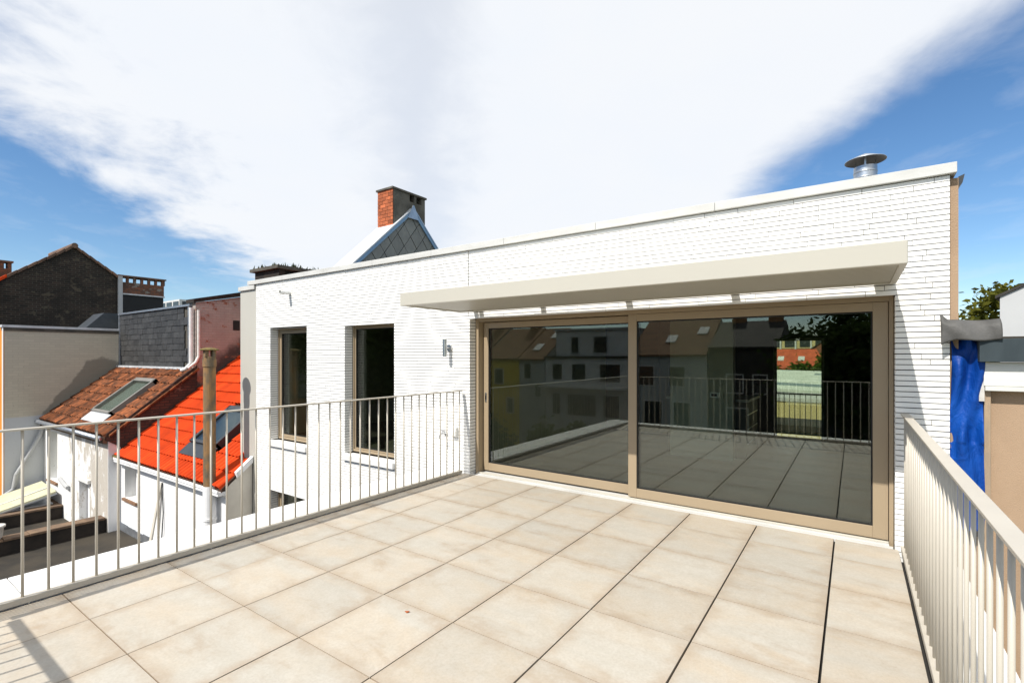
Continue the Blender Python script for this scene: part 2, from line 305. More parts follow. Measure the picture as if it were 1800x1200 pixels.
# ------------------------------------------------------------------ mesh helpers
class MB:
    def __init__(s): s.v = []; s.f = []
    def box(s, x0, x1, y0, y1, z0, z1):
        b = len(s.v)
        s.v += [(x0, y0, z0), (x1, y0, z0), (x1, y1, z0), (x0, y1, z0), (x0, y0, z1), (x1, y0, z1), (x1, y1, z1), (x0, y1, z1)]
        s.f += [tuple(b + i for i in q) for q in ((0, 3, 2, 1), (4, 5, 6, 7), (0, 1, 5, 4), (1, 2, 6, 5), (2, 3, 7, 6), (3, 0, 4, 7))]
        return s
    def prism(s, poly, off):
        """polygon (3D points, counter-clockwise seen from its outside) thickened by -off"""
        b = len(s.v); n = len(poly); off = Vector(off)
        s.v += [tuple(p) for p in poly] + [tuple(Vector(p) + off) for p in poly]
        s.f.append(tuple(range(b, b + n))); s.f.append(tuple(range(b + 2 * n - 1, b + n - 1, -1)))
        for i in range(n):
            j = (i + 1) % n; s.f.append((b + j, b + i, b + n + i, b + n + j))
        return s
    def cyl(s, p0, p1, r0, r1=None, n=12, caps=True):
        p0, p1 = Vector(p0), Vector(p1); r1 = r0 if r1 is None else r1
        d = (p1 - p0).normalized(); a = d.orthogonal().normalized(); c = d.cross(a); b = len(s.v)
        for p, r in ((p0, r0), (p1, r1)):
            for i in range(n):
                t = 2 * math.pi * i / n; s.v.append(tuple(p + a * math.cos(t) * r + c * math.sin(t) * r))
        for i in range(n):
            j = (i + 1) % n; s.f.append((b + i, b + j, b + n + j, b + n + i))
        if caps: s.f.append(tuple(range(b + n - 1, b - 1, -1))); s.f.append(tuple(range(b + n, b + 2 * n)))
        return s
    def tube(s, pts, r, n=8):
        for i in range(len(pts) - 1): s.cyl(pts[i], pts[i + 1], r, r, n)
        return s
    def lathe(s, c, prof, n=20):
        b = len(s.v); m = len(prof)
        for r, z in prof:
            for i in range(n):
                t = 2 * math.pi * i / n; s.v.append((c[0] + r * math.cos(t), c[1] + r * math.sin(t), c[2] + z))
        for k in range(m - 1):
            for i in range(n):
                j = (i + 1) % n; s.f.append((b + k * n + i, b + k * n + j, b + (k + 1) * n + j, b + (k + 1) * n + i))
        return s
    def grid(s, fn, nu, nv):
        b = len(s.v)
        for j in range(nv + 1):
            for i in range(nu + 1): s.v.append(tuple(fn(i / nu, j / nv)))
        for j in range(nv):
            for i in range(nu):
                q = b + j * (nu + 1) + i; s.f.append((q, q + 1, q + nu + 2, q + nu + 1))
        return s
    def mesh(s, name, mat, smooth=False):
        me = bpy.data.meshes.new(name); me.from_pydata(s.v, [], s.f); me.materials.append(MATS[mat]); me.update()
        if smooth: me.shade_smooth()
        return me
    def build(s, name, mat, parent=None, bevel=0.0, smooth=False):
        o = bpy.data.objects.new(name, s.mesh(name, mat, smooth)); COL.objects.link(o)
        if parent is not None: adopt(o, parent)
        if bevel:
            m = o.modifiers.new('bevel', 'BEVEL'); m.width = bevel; m.segments = 2; m.limit_method = 'ANGLE'
        return o
def world_of(o):
    m = o.matrix_basis.copy()
    if o.parent: m = world_of(o.parent) @ o.matrix_parent_inverse @ m
    return m
def adopt(o, p):
    o.parent = p; o.matrix_parent_inverse = world_of(p).inverted()
def tag(o, label, cat, group=None):
    o['label'] = label; o['category'] = cat
    if group: o['group'] = group
    return o
def thing(name, loc, label, cat, group=None):
    o = bpy.data.objects.new(name, None); COL.objects.link(o); o.location = loc; o.empty_display_size = 0.2
    return tag(o, label, cat, group)
def structure(o): o['kind'] = 'structure'; return o
def stuff(o): o['kind'] = 'stuff'; return o
def piece(name, me, parent, loc=(0, 0, 0), rot=(0, 0, 0)):
    o = bpy.data.objects.new(name, me); COL.objects.link(o); o.location = loc; o.rotation_euler = rot
    adopt(o, parent); return o
def box(*a): return MB().box(*a)
def project(p):
    F = Vector((-math.sin(YAW), math.cos(YAW), 0)); Rr = Vector((math.cos(YAW), math.sin(YAW), 0)); d = Vector(p) - Vector((0, 0, CAM_H))
    z = d.dot(F); return (900 + 865 * d.dot(Rr) / z, 626 - 865 * d.z / z, z)

# ------------------------------------------------------------------ ground
g = box(-1600, 900, -500, 1400, -8.3, -8.0).build('ground', 'ground'); structure(g)

# ------------------------------------------------------------------ terrace: slab, tiles
YB = -0.27                                  # back edge of the tiles
slab = box(-4.92, 0.68, -0.88, 5.02, -7.99, -0.09).build('terrace', 'dark_gap'); structure(slab)
XJ = [-4.262] + [-3.72 + 0.5972 * i for i in range(7)] + [0.297]
YJ = [YB, -0.233, 0.367, 0.966] + [0.966 + 0.5995 * i for i in range(1, 7)] + [5.022]
for i in range(len(XJ) - 1):
    for j in range(len(YJ) - 1):
        gx = 0.0022 + 0.0006 * i; gy = 0.0031
        x0, x1 = XJ[i] + (gx if i else 0), XJ[i + 1] - (gx if i < len(XJ) - 2 else 0.004)
        y0, y1 = YJ[j] + (gy if j else 0), YJ[j + 1] - gy
        w, d = (x1 - x0) / 2, (y1 - y0) / 2
        me = box(-w, w, -d, d, -0.02, 0).mesh('tile', 'terrace_tile')
        o = piece('tile', me, slab, ((x0 + x1) / 2 + random.uniform(-.0006, .0006), (y0 + y1) / 2, random.uniform(-.0008, .0008)), (random.uniform(-.0012, .0012), random.uniform(-.0012, .0012), random.uniform(-.0008, .0008)))
box(-4.262, 0.3, YB, 5.0, -0.085, -0.03).build('bedding', 'dark_gap', slab)
for y in YJ[1:-1]:
    m = MB()
    for a, b in zip(XJ, XJ[1:]): m.box(a + .009, b - .009, y - .0045, y + .0045, -0.029, -0.0055)
    m.build('grout', 'grout', slab)

# stone copings round the terrace, one stone after another
def coping_run(label, stones, name='parapet_coping'):
    t = thing(name, stones[0][0], label, 'coping')
    for c, s in stones:
        x, y, z = c; w, d, h = s
        box(x - w / 2 + .003, x + w / 2 - .003, y - d / 2 + .003, y + d / 2 - .003, z - h, z).build('stone', 'white_stone', t, 0.004)
    return t
ys = [-0.86, 0.816, 1.897, 2.968, 4.04, 5.02]
coping_run('wide white stone coping outside the left railing, beside the dark flat roof', [((-4.597, (a + b) / 2, 0.0), (0.586, b - a, 0.07)) for a, b in zip(ys, ys[1:])])
ys = [-0.86, 0.9, 2.0, 3.1, 4.1, 5.02]
coping_run('white stone coping outside the right railing, below the beige wall', [((0.516, (a + b) / 2, -0.045), (0.33, b - a, 0.06)) for a, b in zip(ys, ys[1:])])
coping_run('white stone coping behind the rear railing, seen only as a reflection', [((-4.29 + 0.93 * i + .465, -0.58, -0.002), (0.93, 0.54, 0.07)) for i in range(5)])

# ------------------------------------------------------------------ railings
def railing(label, p0, p1, nb, inward):
    """flat handrail, bottom rail and round bars between two points on the floor"""
    p0, p1 = Vector(p0), Vector(p1); d = (p1 - p0); L = d.length; ang = math.atan2(d.y, d.x)
    t = thing('railing', p0, label, 'railing'); mtx = Matrix.Translation(p0) @ Matrix.Rotation(ang, 4, 'Z')
    def put(name, mb, bevel=0.0, smooth=False):
        o = mb.build(name, 'rail_metal', None, bevel, smooth); o.matrix_basis = mtx; adopt(o, t); return o
    put('handrail', box(0, L, -.026, .026, 1.092, 1.104), 0.002)
    br = put('bottom_rail', box(0, L, -.024, .024, 0.008, 0.047), 0.003)
    me = MB().cyl((0, 0, 0.046), (0, 0, 1.093), 0.0079, n=10).mesh('bar', 'rail_metal', False)
    for p in me.polygons: p.use_smooth = len(p.vertices) == 4
    for i in range(nb):
        x = 0.052 + 0.1226 * i
        if x > L - .03: break
        piece('bar', me, t, mtx @ Vector((x, 0, 0)))
    for x in (0.3, L * .35, L * .67, L - 0.02):
        w = mtx @ Vector((x, 0, 0)); MB().cyl((w.x, w.y, .001), (w.x, w.y, .03), 0.012, n=8).build('foot', 'steel', t)
    return t
railing('beige metal railing along the left edge, in front of the orange roof', (-4.288, -0.25, 0), (-4.288, 4.985, 0), 44, 1)
railing('beige metal railing along the right edge, in front of the blue tarpaulin', (0.331, -0.25, 0), (0.331, 5.0, 0), 44, 1)
railing('beige metal railing along the rear edge, seen as reflection and floor shadow', (-4.25, -0.25, 0), (0.29, -0.25, 0), 38, 1)

# ------------------------------------------------------------------ the white brick penthouse
FY = 5.03                                   # face of the slip bricks
house = thing('brick_house', (-4.5, 5.1, -8), 'long white slip brick house front with sliding doors behind the terrace', 'house')
X0, X1, ZB, ZT = -9.57, 0.607, -3.0, 2.95
OPEN = [(-9.056, -7.88, -0.035, 2.072), (-6.815, -5.64, -0.035, 2.065), (-4.175, 0.272, -0.12, 2.063), (-9.056, -7.90, -2.6, -0.958)]
# core wall: grid cut at the openings
xs = sorted({X0, X1} | {v for o in OPEN for v in (o[0] - .008, o[1] + .008)}); zs = sorted({-8.0, ZT} | {v for o in OPEN for v in (o[2] - .006, o[3] + .006)})
core = MB()
for a, b in zip(xs, xs[1:]):
    run = None
    for c, d in zip(zs, zs[1:]):
        mx_, mz = (a + b) / 2, (c + d) / 2
        hole = any(o[0] - .008 < mx_ < o[1] + .008 and o[2] - .006 < mz < o[3] + .006 for o in OPEN)
        if not hole:
            if run is None: run = [c, d]
            else: run[1] = d
        if (hole or d == zs[-1]) and run:
            core.box(a, b, FY + .029, FY + .36, run[0], run[1]); run = None
wall = core.build('wall', 'mortar', house)
# courses of long thin slip bricks
PITCH = 0.0430; BH = 0.0358
bricks = []
rng = random.Random(11)
nrow = int((ZT - ZB) / PITCH)
for r in range(nrow + 1):
    z1 = ZT - r * PITCH - 0.003; z0 = z1 - BH
    zc = (z0 + z1) / 2
    cuts = []; spans = []
    holes = sorted((o[0], o[1]) for o in OPEN if o[2] < zc < o[3])
    cur = X0
    for a, b in holes: spans.append((cur, a, cur != X0, True)); cur = b
    spans.append((cur, X1, cur != X0, False))
    if zc > 2.07:
        ns = []
        for a, b, l, q in spans:
            if a < -4.2 < b: ns += [(a, -4.206, l, False), (-4.196, b, False, q)]
            else: ns.append((a, b, l, q))
        spans = ns
    for a, b, lo, ro in spans:
        x = a; first = True
        while x < b - 1e-4:
            ln = rng.uniform(0.12, 0.5) if first else rng.choice((0.495, 0.495, 0.42, 0.30, 0.46))
            e = min(b, x + ln)
            if b - e < 0.09: e = b
            ret_l = first and lo; ret_r = (e >= b - 1e-4) and ro
            bricks.append((x, e, z0, z1, ret_l or ret_r)); x = e; first = False
vis = []
for k, (a, b, z0, z1, ret) in enumerate(bricks):
    u, v, dz = project(((a + b) / 2, FY, (z0 + z1) / 2))
    shown = not (z1 < 0.0 and a > -5.2) and not (z0 < 2.12 and z1 > 2.0 and False)
    vis.append(((b - a) * BH / dz ** 2 * (1.0 if shown and z0 > -1.7 else 0.0), k))
top = {k for _, k in sorted(vis, reverse=True)[:300]}
field = MB()
for k, (a, b, z0, z1, ret) in enumerate(bricks):
    jy = rng.uniform(-.0018, .0018); jz = rng.uniform(-.0008, .0008)
    dp = 0.150 if ret else 0.034
    A = (a + 0.0019, b - 0.0019, FY + jy, FY + dp, z0 + jz, z1 + jz)
    if k in top: box(*A).build('brick', 'white_brick', house)
    else: field.box(*A)
fo = field.build('brick_courses', 'white_brick', house); stuff(fo)
# lintel soffit over the openings, closing the head of the reveal
for a, b, c, d in OPEN[:2] + OPEN[3:]: box(a + .002, b - .002, FY + .036, FY + .30, d + .001, d + .02).build('lintel', 'white_stone', house)
box(-4.173, 0.27, FY + .036, FY + .2, 2.0645, 2.085).build('lintel', 'bronze_frame', house)
# copings
xsC = [-9.84, -8.6, -7.35, -6.1, -4.85, -3.6, -2.35, -1.1, 0.645]
for a, b in zip(xsC, xsC[1:]): box(a + .0015, b - .0015, FY - .035, FY + .40, 2.955, 3.035).build('coping_stone', 'coping_stone', house, 0.003)
# side panel with its own lower coping
box(-10.18, -9.572, FY + .004, FY + .5, -8, 2.86).build('side_panel', 'panel_metal', house)
box(-10.21, -9.60, FY - .03, FY + .5, 2.863, 2.945).build('side_coping', 'coping_stone', house, 0.003)
box(X1 + .004, 0.66, FY + .04, FY + 5.5, -8, 2.93).build('side_wall', 'beige_render', house)
gd = MB(); gd.prism([(0.662, FY + .05, 2.86), (0.685, FY + .05, 2.89), (0.698, FY + .05, 2.955), (0.662, FY + .05, 2.94)], (0, .25, 0)); gd.build('gutter_end', 'black_frame', house)
# roof deck and rear wall of the house, rooms inside
box(-9.6, 0.6, FY + .36, 10.95, 2.62, 2.80).build('roof', 'flat_roof', house)
rw = MB(); WX0, WX1, WZ1 = -1.29, -0.455, 1.90
rw.box(-9.56, WX0, 10.8, 11.1, -8, 2.61); rw.box(WX1, 0.60, 10.8, 11.1, -8, 2.61); rw.box(WX0, WX1, 10.8, 11.1, WZ1, 2.61); rw.box(WX0, WX1, 10.8, 11.1, -8, -0.06)
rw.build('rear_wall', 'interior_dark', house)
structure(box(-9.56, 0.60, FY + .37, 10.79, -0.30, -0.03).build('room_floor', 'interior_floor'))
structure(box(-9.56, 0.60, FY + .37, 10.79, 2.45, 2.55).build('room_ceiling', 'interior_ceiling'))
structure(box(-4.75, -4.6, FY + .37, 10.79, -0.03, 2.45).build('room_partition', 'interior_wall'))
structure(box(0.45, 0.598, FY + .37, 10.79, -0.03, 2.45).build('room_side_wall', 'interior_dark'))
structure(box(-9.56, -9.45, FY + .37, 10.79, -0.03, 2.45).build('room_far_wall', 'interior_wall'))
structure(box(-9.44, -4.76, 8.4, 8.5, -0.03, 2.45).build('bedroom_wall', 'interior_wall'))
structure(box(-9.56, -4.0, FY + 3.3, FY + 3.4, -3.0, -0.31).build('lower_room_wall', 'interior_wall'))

def window(parent, x0, x1, z0, z1, y, fr, name='window', inner=0.0, divider=None, mat='bronze_frame', gmat='window_glass'):
    """frame ring with a glazing rebate, black gasket and pane"""
    f = MB(); f.box(x0, x0 + fr, y, y + .07, z0, z1); f.box(x1 - fr, x1, y, y + .07, z0, z1)
    f.box(x0 + fr, x1 - fr, y + .0005, y + .07, z0, z0 + fr); f.box(x0 + fr, x1 - fr, y + .0005, y + .07, z1 - fr, z1)
    w = f.build(name, mat, parent, 0.002)
    g = MB(); q = fr; e = .012
    g.box(x0 + q, x0 + q + e, y + .012, y + .06, z0 + q, z1 - q); g.box(x1 - q - e, x1 - q, y + .012, y + .06, z0 + q, z1 - q)
    g.box(x0 + q + e, x1 - q - e, y + .012, y + .06, z0 + q, z0 + q + e); g.box(x0 + q + e, x1 - q - e, y + .012, y + .06, z1 - q - e, z1 - q)
    g.build('gasket', 'rubber', w)
    box(x0 + q + .004, x1 - q - .004, y + .025, y + .049, z0 + q + .004, z1 - q - .004).build('pane', gmat, w)
    return w
for k, (a, b, c, d) in enumerate((OPEN[0], OPEN[1], OPEN[3])):
    y = FY + .15
    o = MB(); t = .035
    o.box(a + .003, a + t, y, y + .09, c + .03, d - .001); o.box(b - t, b - .003, y, y + .09, c + .03, d - .001); o.box(a + t, b - t, y + .0007, y + .09, d - t, d - .001); o.box(a + t, b - t, y + .0007, y + .09, c + .03, c + .065)
    o.build('outer_frame', 'bronze_frame', house, 0.002)
    window(house, a + t + .003, b - t - .003, c + .068, d - t - .003, y + .018, 0.05 if k != 1 else 0.022)
    if k < 2:
        box(a - .012, b + .012, FY - .045, FY + .155, c - .088, c).build('sill', 'white_stone', house, 0.004)
# sliding doors
DY = 5.165
o = MB(); a, b, d = -4.172, 0.269, 2.060
o.box(a, a + .05, DY - .02, DY + .16, -0.03, d); o.box(b - .03, b, DY - .02, DY + .16, -0.03, d); o.box(a + .05, b - .03, DY - .019, DY + .16, d - .045, d)
o.build('door_frame', 'bronze_frame', house, 0.002)
def leaf(x0, x1, z0, z1, y, l, r, bt, tp):
    f = MB(); f.box(x0, x0 + l, y, y + .075, z0, z1); f.box(x1 - r, x1, y, y + .075, z0, z1)
    f.box(x0 + l, x1 - r, y + .0005, y + .075, z0, z0 + bt); f.box(x0 + l, x1 - r, y + .0005, y + .075, z1 - tp, z1)
    w = f.build('sliding_door', 'bronze_frame', house, 0.003)
    g = MB(); e = .012; A, B, Cz, D = x0 + l, x1 - r, z0 + bt, z1 - tp
    g.box(A, A + e, y + .01, y + .065, Cz, D); g.box(B - e, B, y + .01, y + .065, Cz, D); g.box(A + e, B - e, y + .01, y + .065, Cz, Cz + e); g.box(A + e, B - e, y + .01, y + .065, D - e, D)
    g.build('gasket', 'rubber', w)
    box(A + .004, B - .004, y + .022, y + .052, Cz + .004, D - .004).build('pane', 'door_glass', w)
    return w
lf = leaf(-4.105, -1.98, 0.028, 2.005, DY + .075, 0.075, 0.08, 0.10, 0.075)
rt = leaf(-2.035, 0.235, 0.022, 2.012, DY - .006, 0.095, 0.105, 0.10, 0.075)
hd = MB(); hd.box(-4.082, -4.054, DY + .066, DY + .076, 0.94, 1.07); hd.build('handle', 'steel', lf, 0.004)
box(-4.072, -4.064, DY + .060, DY + .067, 0.97, 1.03).build('keyhole', 'rubber', lf)
tr = MB(); tr.box(-4.12, 0.238, 5.085, DY + .15, -0.03, 0.006); tr.build('threshold', 'coping_stone', house, 0.003)
tr = MB(); tr.box(-4.115, 0.236, 5.125, 5.148, 0.0065, 0.020); tr.build('track', 'canopy_metal', house, 0.002)
box(-4.165, 0.262, 5.026, 5.082, -0.028, 0.0015).build('sill_strip', 'coping_stone', house, 0.002)
# rear window with its guard
window(house, WX0, WX1, -0.05, WZ1, 10.86, 0.035, mat='grey_frame', gmat='window_glass')
gr = MB(); gr.box(WX0, WX1, 11.13, 11.16, 0.80, 0.83); gr.box(WX0, WX1, 11.135, 11.155, 0.02, 0.05); gb = gr.build('window_guard', 'black_frame', house)
for i in range(9): box(WX0 + .05 + i * .0915, WX0 + .062 + i * .0915, 11.139, 11.151, 0.05, 0.80).build('guard_bar', 'black_frame', gb)

# kitchen seen dimly through the door
kt = thing('kitchen_island', (-1.9, 8.6, -.03), 'dark kitchen island with pale worktop seen through the right glass door', 'kitchen island')
box(-2.55, -1.35, 8.25, 9.25, -0.03, 0.85).build('body', 'kitchen_front', kt)
box(-2.58, -1.32, 8.22, 9.28, 0.852, 0.89).build('worktop', 'worktop', kt)
for i in range(3): box(-1.349, -1.342, 8.3, 9.2, 0.20 + i * .22, 0.215 + i * .22).build('drawer_handle', 'steel', kt)
tp = MB(); tp.tube([(-1.95, 8.9, .89), (-1.95, 8.9, 1.12), (-1.95, 8.82, 1.18), (-1.95, 8.74, 1.15)], .012); tp.build('tap', 'steel', kt)
kc = thing('kitchen_cabinet', (-2.6, 10.4, -.03), 'tall dark kitchen cabinet block beside the rear window', 'cabinet')
box(-4.5, -2.1, 10.1, 10.78, -0.03, 2.3).build('body', 'kitchen_front', kc)
for i in range(4): box(-4.46 + i * .59, -3.9 + i * .59, 10.08, 10.098, 0.02, 2.26).build('door', 'kitchen_front', kc)
th = thing('thermostat', (-1.75, 8.0, 1.1), 'small white thermostat seen behind the right glass door', 'thermostat')
pil = box(-2.45, -1.5, 8.02, 8.18, -0.03, 2.45).build('room_pillar', 'interior_wall'); structure(pil)
box(-1.83, -1.69, 8.0, 8.019, 0.92, 1.0).build('housing', 'white_plastic', th); box(-1.81, -1.73, 7.996, 7.9995, 0.94, 0.98).build('display', 'dark_plastic', th)

# ------------------------------------------------------------------ canopy over the door
cp = thing('canopy', (-2.07, 4.5, 2.13), 'flat beige metal canopy with ribbed underside above the sliding door', 'canopy')
CX0, CX1, CY0, CY1, CZ0, CZ1 = -4.105, 0.264, 3.745, 4.745, 2.108, 2.252
o = MB(); o.box(CX0, CX1, CY0, CY0 + .05, CZ0, CZ1); o.build('fascia', 'canopy_metal', cp, 0.006)
box(CX0, CX0 + .04, CY0 + .051, CY1, CZ0 + .001, CZ1 - .007).build('end_plate', 'canopy_metal', cp, 0.003)
box(CX1 - .04, CX1, CY0 + .051, CY1, CZ0 + .001, CZ1 - .007).build('end_plate', 'canopy_metal', cp, 0.003)
box(CX0 + .041, CX1 - .041, CY1 - .04, CY1 - .001, CZ0 + .001, CZ1 - .007).build('rear_rail', 'canopy_metal', cp)
box(CX0 + .041, CX1 - .041, CY0 + .051, CY1 + .125, CZ1 - .006, CZ1 - .0005).build('top_sheet', 'canopy_metal', cp)  # reaches past the rear rail, added to keep sun through the gap off the frame
nsl = 16; me = MB().box(CX0 + .041, CX1 - .041, -.0215, .0215, 0, .03).mesh('slat', 'canopy_metal')
for i in range(nsl):
    y = CY0 + .072 + i * (CY1 - .062 - CY0 - .052) / (nsl - 1)
    piece('slat', me, cp, (0, y, CZ0 + .012))
for x in (-4.075, -3.99, -3.05, -1.98, -0.93, 0.165, 0.232):
    b = MB(); b.box(x - .03, x + .03, CY1 + .0005, FY - .004, CZ0 + .03, CZ1 - .03); b.build('bracket', 'canopy_metal', cp)

# ------------------------------------------------------------------ small things on the wall and roof
lp = thing('wall_lamp', (-4.53, FY, 1.66), 'small steel tube wall lamp left of the sliding door', 'lamp')
MB().cyl((-4.53, 4.93, 1.555), (-4.53, 4.93, 1.785), 0.030, n=20).build('tube', 'steel', lp)
MB().cyl((-4.53, 4.93, 1.550), (-4.53, 4.93, 1.5545), 0.026, n=20).build('lens', 'white_plastic', lp)
MB().cyl((-4.53, 4.94, 1.67), (-4.53, FY - .004, 1.67), 0.018, n=12).build('arm', 'steel', lp); MB().cyl((-4.53, FY - .02, 1.67), (-4.53, FY - .003, 1.67), 0.045, n=20).build('rose', 'steel', lp)
tp = thing('garden_tap', (-4.60, FY, .49), 'small metal garden tap low on the white wall behind the railing', 'tap')
MB().cyl((-4.60, FY - .003, .50), (-4.60, FY - .10, .50), .012, n=10).build('body', 'steel', tp)
MB().tube([(-4.60, FY - .095, .50), (-4.60, FY - .12, .485), (-4.60, FY - .125, .44)], .012, 10).build('spout', 'steel', tp)
MB().cyl((-4.60, FY - .06, .50), (-4.60, FY - .06, .54), .007, n=8).build('stem', 'steel', tp); box(-4.635, -4.565, FY - .068, FY - .052, .538, .548).build('handle', 'steel', tp, .003)
MB().cyl((-4.60, FY - .012, .50), (-4.60, FY - .002, .50), .028, n=14).build('rose', 'steel', tp)
sk = thing('outdoor_socket', (-4.42, FY, .54), 'small white outdoor socket box beside the garden tap', 'socket')
box(-4.46, -4.38, FY - .05, FY - .003, .475, .60).build('box', 'white_plastic', sk, .006); box(-4.452, -4.388, FY - .058, FY - .0505, .485, .555).build('flap', 'white_plastic', sk, .003)
sp = MB(); sp.cyl((-8.40, FY + .01, 2.705), (-8.40, FY - .19, 2.70), .036, n=16, caps=False); sp.cyl((-8.40, FY + .01, 2.705), (-8.40, FY - .188, 2.70), .030, n=16, caps=False)
spo = sp.build('overflow_spout', 'white_plastic', None, 0, True); tag(spo, 'white overflow spout sticking out of the upper white wall', 'spout')
MB().cyl((-8.40, FY - .10, 2.70), (-8.40, FY - .101, 2.70), .030, n=16).build('dark_bore', 'rubber', spo)
FZ = 0.045
fl = thing('roof_flue', (0.1, 6.5, 2.8), 'galvanised flue with conical rain cap on the white house roof', 'flue')
MB().cyl((0.1, 6.5, 2.80), (0.1, 6.5, 3.535 + FZ), .105, n=28, caps=False).build('pipe', 'zinc', fl, 0, True)
for z in (3.40, 3.46, 3.52): MB().lathe((0.1, 6.5, z), [(.1055, -.008), (.110, 0), (.1055, .008)], 28).build('band', 'zinc', fl, 0, True)
MB().lathe((0.1, 6.5, 3.60 + FZ), [(.0, .085), (.06, .062), (.185, .006), (.187, 0), (.183, -.002), (.06, .05), (0, .07)], 32).build('cap', 'zinc', fl, 0, True)
for k in range(3):
    a = 2 * math.pi * k / 3 + .5; o = box(-.008, .008, -.002, .002, 0, 0.13).build('strut', 'zinc', None)
    o.location = (0.1 + .1 * math.cos(a), 6.5 + .1 * math.sin(a), 3.49 + FZ); o.rotation_euler = (0, 0, a + math.pi / 2); adopt(o, fl)
lf_ = MB().prism([(-2.25, 2.09, .006), (-2.225, 2.083, .004), (-2.215, 2.10, .010), (-2.235, 2.106, .004)], (0, 0, -.0012)).build('fallen_leaf', 'leaf_litter'); tag(lf_, 'tiny dry orange leaf lying on the terrace tiles', 'leaf')

# ------------------------------------------------------------------ neighbours on the left
def wall_y(x0, x1, z0, z1, y, th, holes, mat, parent, name='wall'):
    """wall in the plane y, facing -y, with real openings"""
    xs = sorted({x0, x1} | {v for o in holes for v in o[:2]}); zs = sorted({z0, z1} | {v for o in holes for v in o[2:]})
    m = MB()
    for a, b in zip(xs, xs[1:]):
        run = None
        for c, d in zip(zs, zs[1:]):
            hole = any(o[0] < (a + b) / 2 < o[1] and o[2] < (c + d) / 2 < o[3] for o in holes)
            if not hole: run = [c, d] if run is None else [run[0], d]
            if (hole or d == zs[-1]) and run: m.box(a, b, y, y + th, *run); run = None
    return m.build(name, mat, parent)
def px_poly(parent, name, mat, x, th, pts, sub=None):
    """polygon in the plane x (given as y,z pairs, counter-clockwise seen from +x), thickness th towards -x"""
    return MB().prism([(x, y, z) for y, z in pts], (-th, 0, 0)).build(name, mat, parent)
def roof_tile_mesh(name, mat, w, l, rolls, h, seg):
    m = MB(); n = seg
    p = w / rolls; prof = []
    for k in range(rolls): prof += [(k * p, -.035), (k * p + .07 * p, h * .35), (k * p + .25 * p, h * .8), (k * p + .5 * p, h), (k * p + .75 * p, h * .8), (k * p + .93 * p, h * .35)]
    prof.append((w, -.035)); n = len(prof) - 1
    for y in (0.0, l * 1.12):
        for x, z in prof: m.v.append((x, y, z))
    for x, z in prof: m.v.append((x, 0.004, z - .011))
    for i in range(n):
        m.f.append((i, i + 1, n + 2 + i, n + 1 + i)); m.f.append((2 * n + 2 + i, 2 * n + 3 + i, i + 1, i))
    return m.mesh(name, mat)
def tiled_roof(parent, x0, y0, z0, k, cols, w, rows, lp, me, skip, rng, jit=0.004):
    """rows of single roof tiles on a slope z = z0 + k (y - y0)"""
    ang = math.atan(k); l = lp / math.cos(ang)
    for r in range(rows):
        for c in range(cols):
            x, y = x0 + c * w, y0 + r * lp
            if skip and skip(x + w / 2, y + lp / 2): continue
            piece('roof_tile', me, parent, (x + rng.uniform(-jit, jit), y, z0 + k * (y - y0) + 0.040 + rng.uniform(0, jit)), (ang - 0.105 + rng.uniform(-.012, .012), rng.uniform(-.012, .012), 0))
rg = random.Random(5)

# --- annex with the orange roof
XA, YA = -15.16, 4.55
an = thing('white_annex', (-12.4, 4.6, -8), 'white rendered annex with bright orange tiled roof beside the white house', 'house')
wall_y(XA + .002, -9.72, -7.9, -0.93, YA, .3, [(-14.88, -14.12, -1.95, -1.10)], 'white_paint_wall', an)
px_poly(an, 'side_wall', 'cream_grey_wall', -9.70, .018, [(YA - .003, -7.9), (5.02, -7.9), (5.02, -0.47), (4.90, -0.53), (YA - .003, -0.93)])  # white flank away from the sun, its shade already in this colour
px_poly(an, 'verge', 'white_paint_wall', -9.66, .085, [(4.72, -0.76), (5.02, -0.52), (5.02, -0.40), (4.70, -0.66)])
KA = 0.81
rf = MB().prism([(XA, YA - .10, -0.93), (-9.70, YA - .10, -0.93), (-9.70, 5.02, -0.93 + KA * (5.02 - YA + .1)), (-10.2, 5.02, -0.93 + KA * (5.02 - YA + .1)), (-10.2, 8.0, -0.93 + KA * (8.1 - YA)), (XA, 8.0, -0.93 + KA * (8.1 - YA))], (0, 0, -.06)).build('roof', 'roof_under', an)
otile = roof_tile_mesh('roof_tile', 'orange_tile', 0.302, 0.335, 2, 0.062, 8)
def skipA(x, y): return (-12.35 < x < -11.02 and 4.86 < y < 5.95) or (x > -10.15 and y > 5.06)
tiled_roof(rf, XA + .005, YA - .13, -0.955, KA, 18, 0.3018, 13, 0.268, otile, skipA, rg)
gt = MB(); gt.box(XA + .05, -9.72, YA - .16, YA - .001, -1.06, -0.985); gt.box(XA + .05, -9.72, YA - .175, YA - .15, -1.0, -0.945); gt.build('gutter', 'white_paint_wall', an, .006)
box(XA + .03, -9.74, YA - .045, YA - .001, -1.10, -1.062).build('eave_board', 'white_stone', an)
MB().box(XA + .003, XA + .30, YA - .17, YA + .22, -0.985, -0.90).build('moss', 'lichen', an)
w = wall_y(-14.88, -14.12, -1.95, -1.10, YA + .22, .06, [(-14.80, -14.20, -1.88, -1.16)], 'white_plastic', an, 'window')
box(-14.80, -14.20, YA + .235, YA + .255, -1.88, -1.16).build('pane', 'window_glass', w)
box(-14.93, -14.07, YA - .05, YA + .215, -2.01, -1.951).build('sill', 'brown_sill', an)
box(-14.9, -14.1, YA + .31, YA + .4, -2.0, -1.0).build('blind', 'interior_dark', an)
for i in range(11): MB().box(XA + .02 + i * .49, XA + .49 + i * .49, YA - .018 - .002 * (i % 2), YA - .0015, -2.80, -2.60 - .012 * (i % 3)).build('flashing', 'zinc', an)
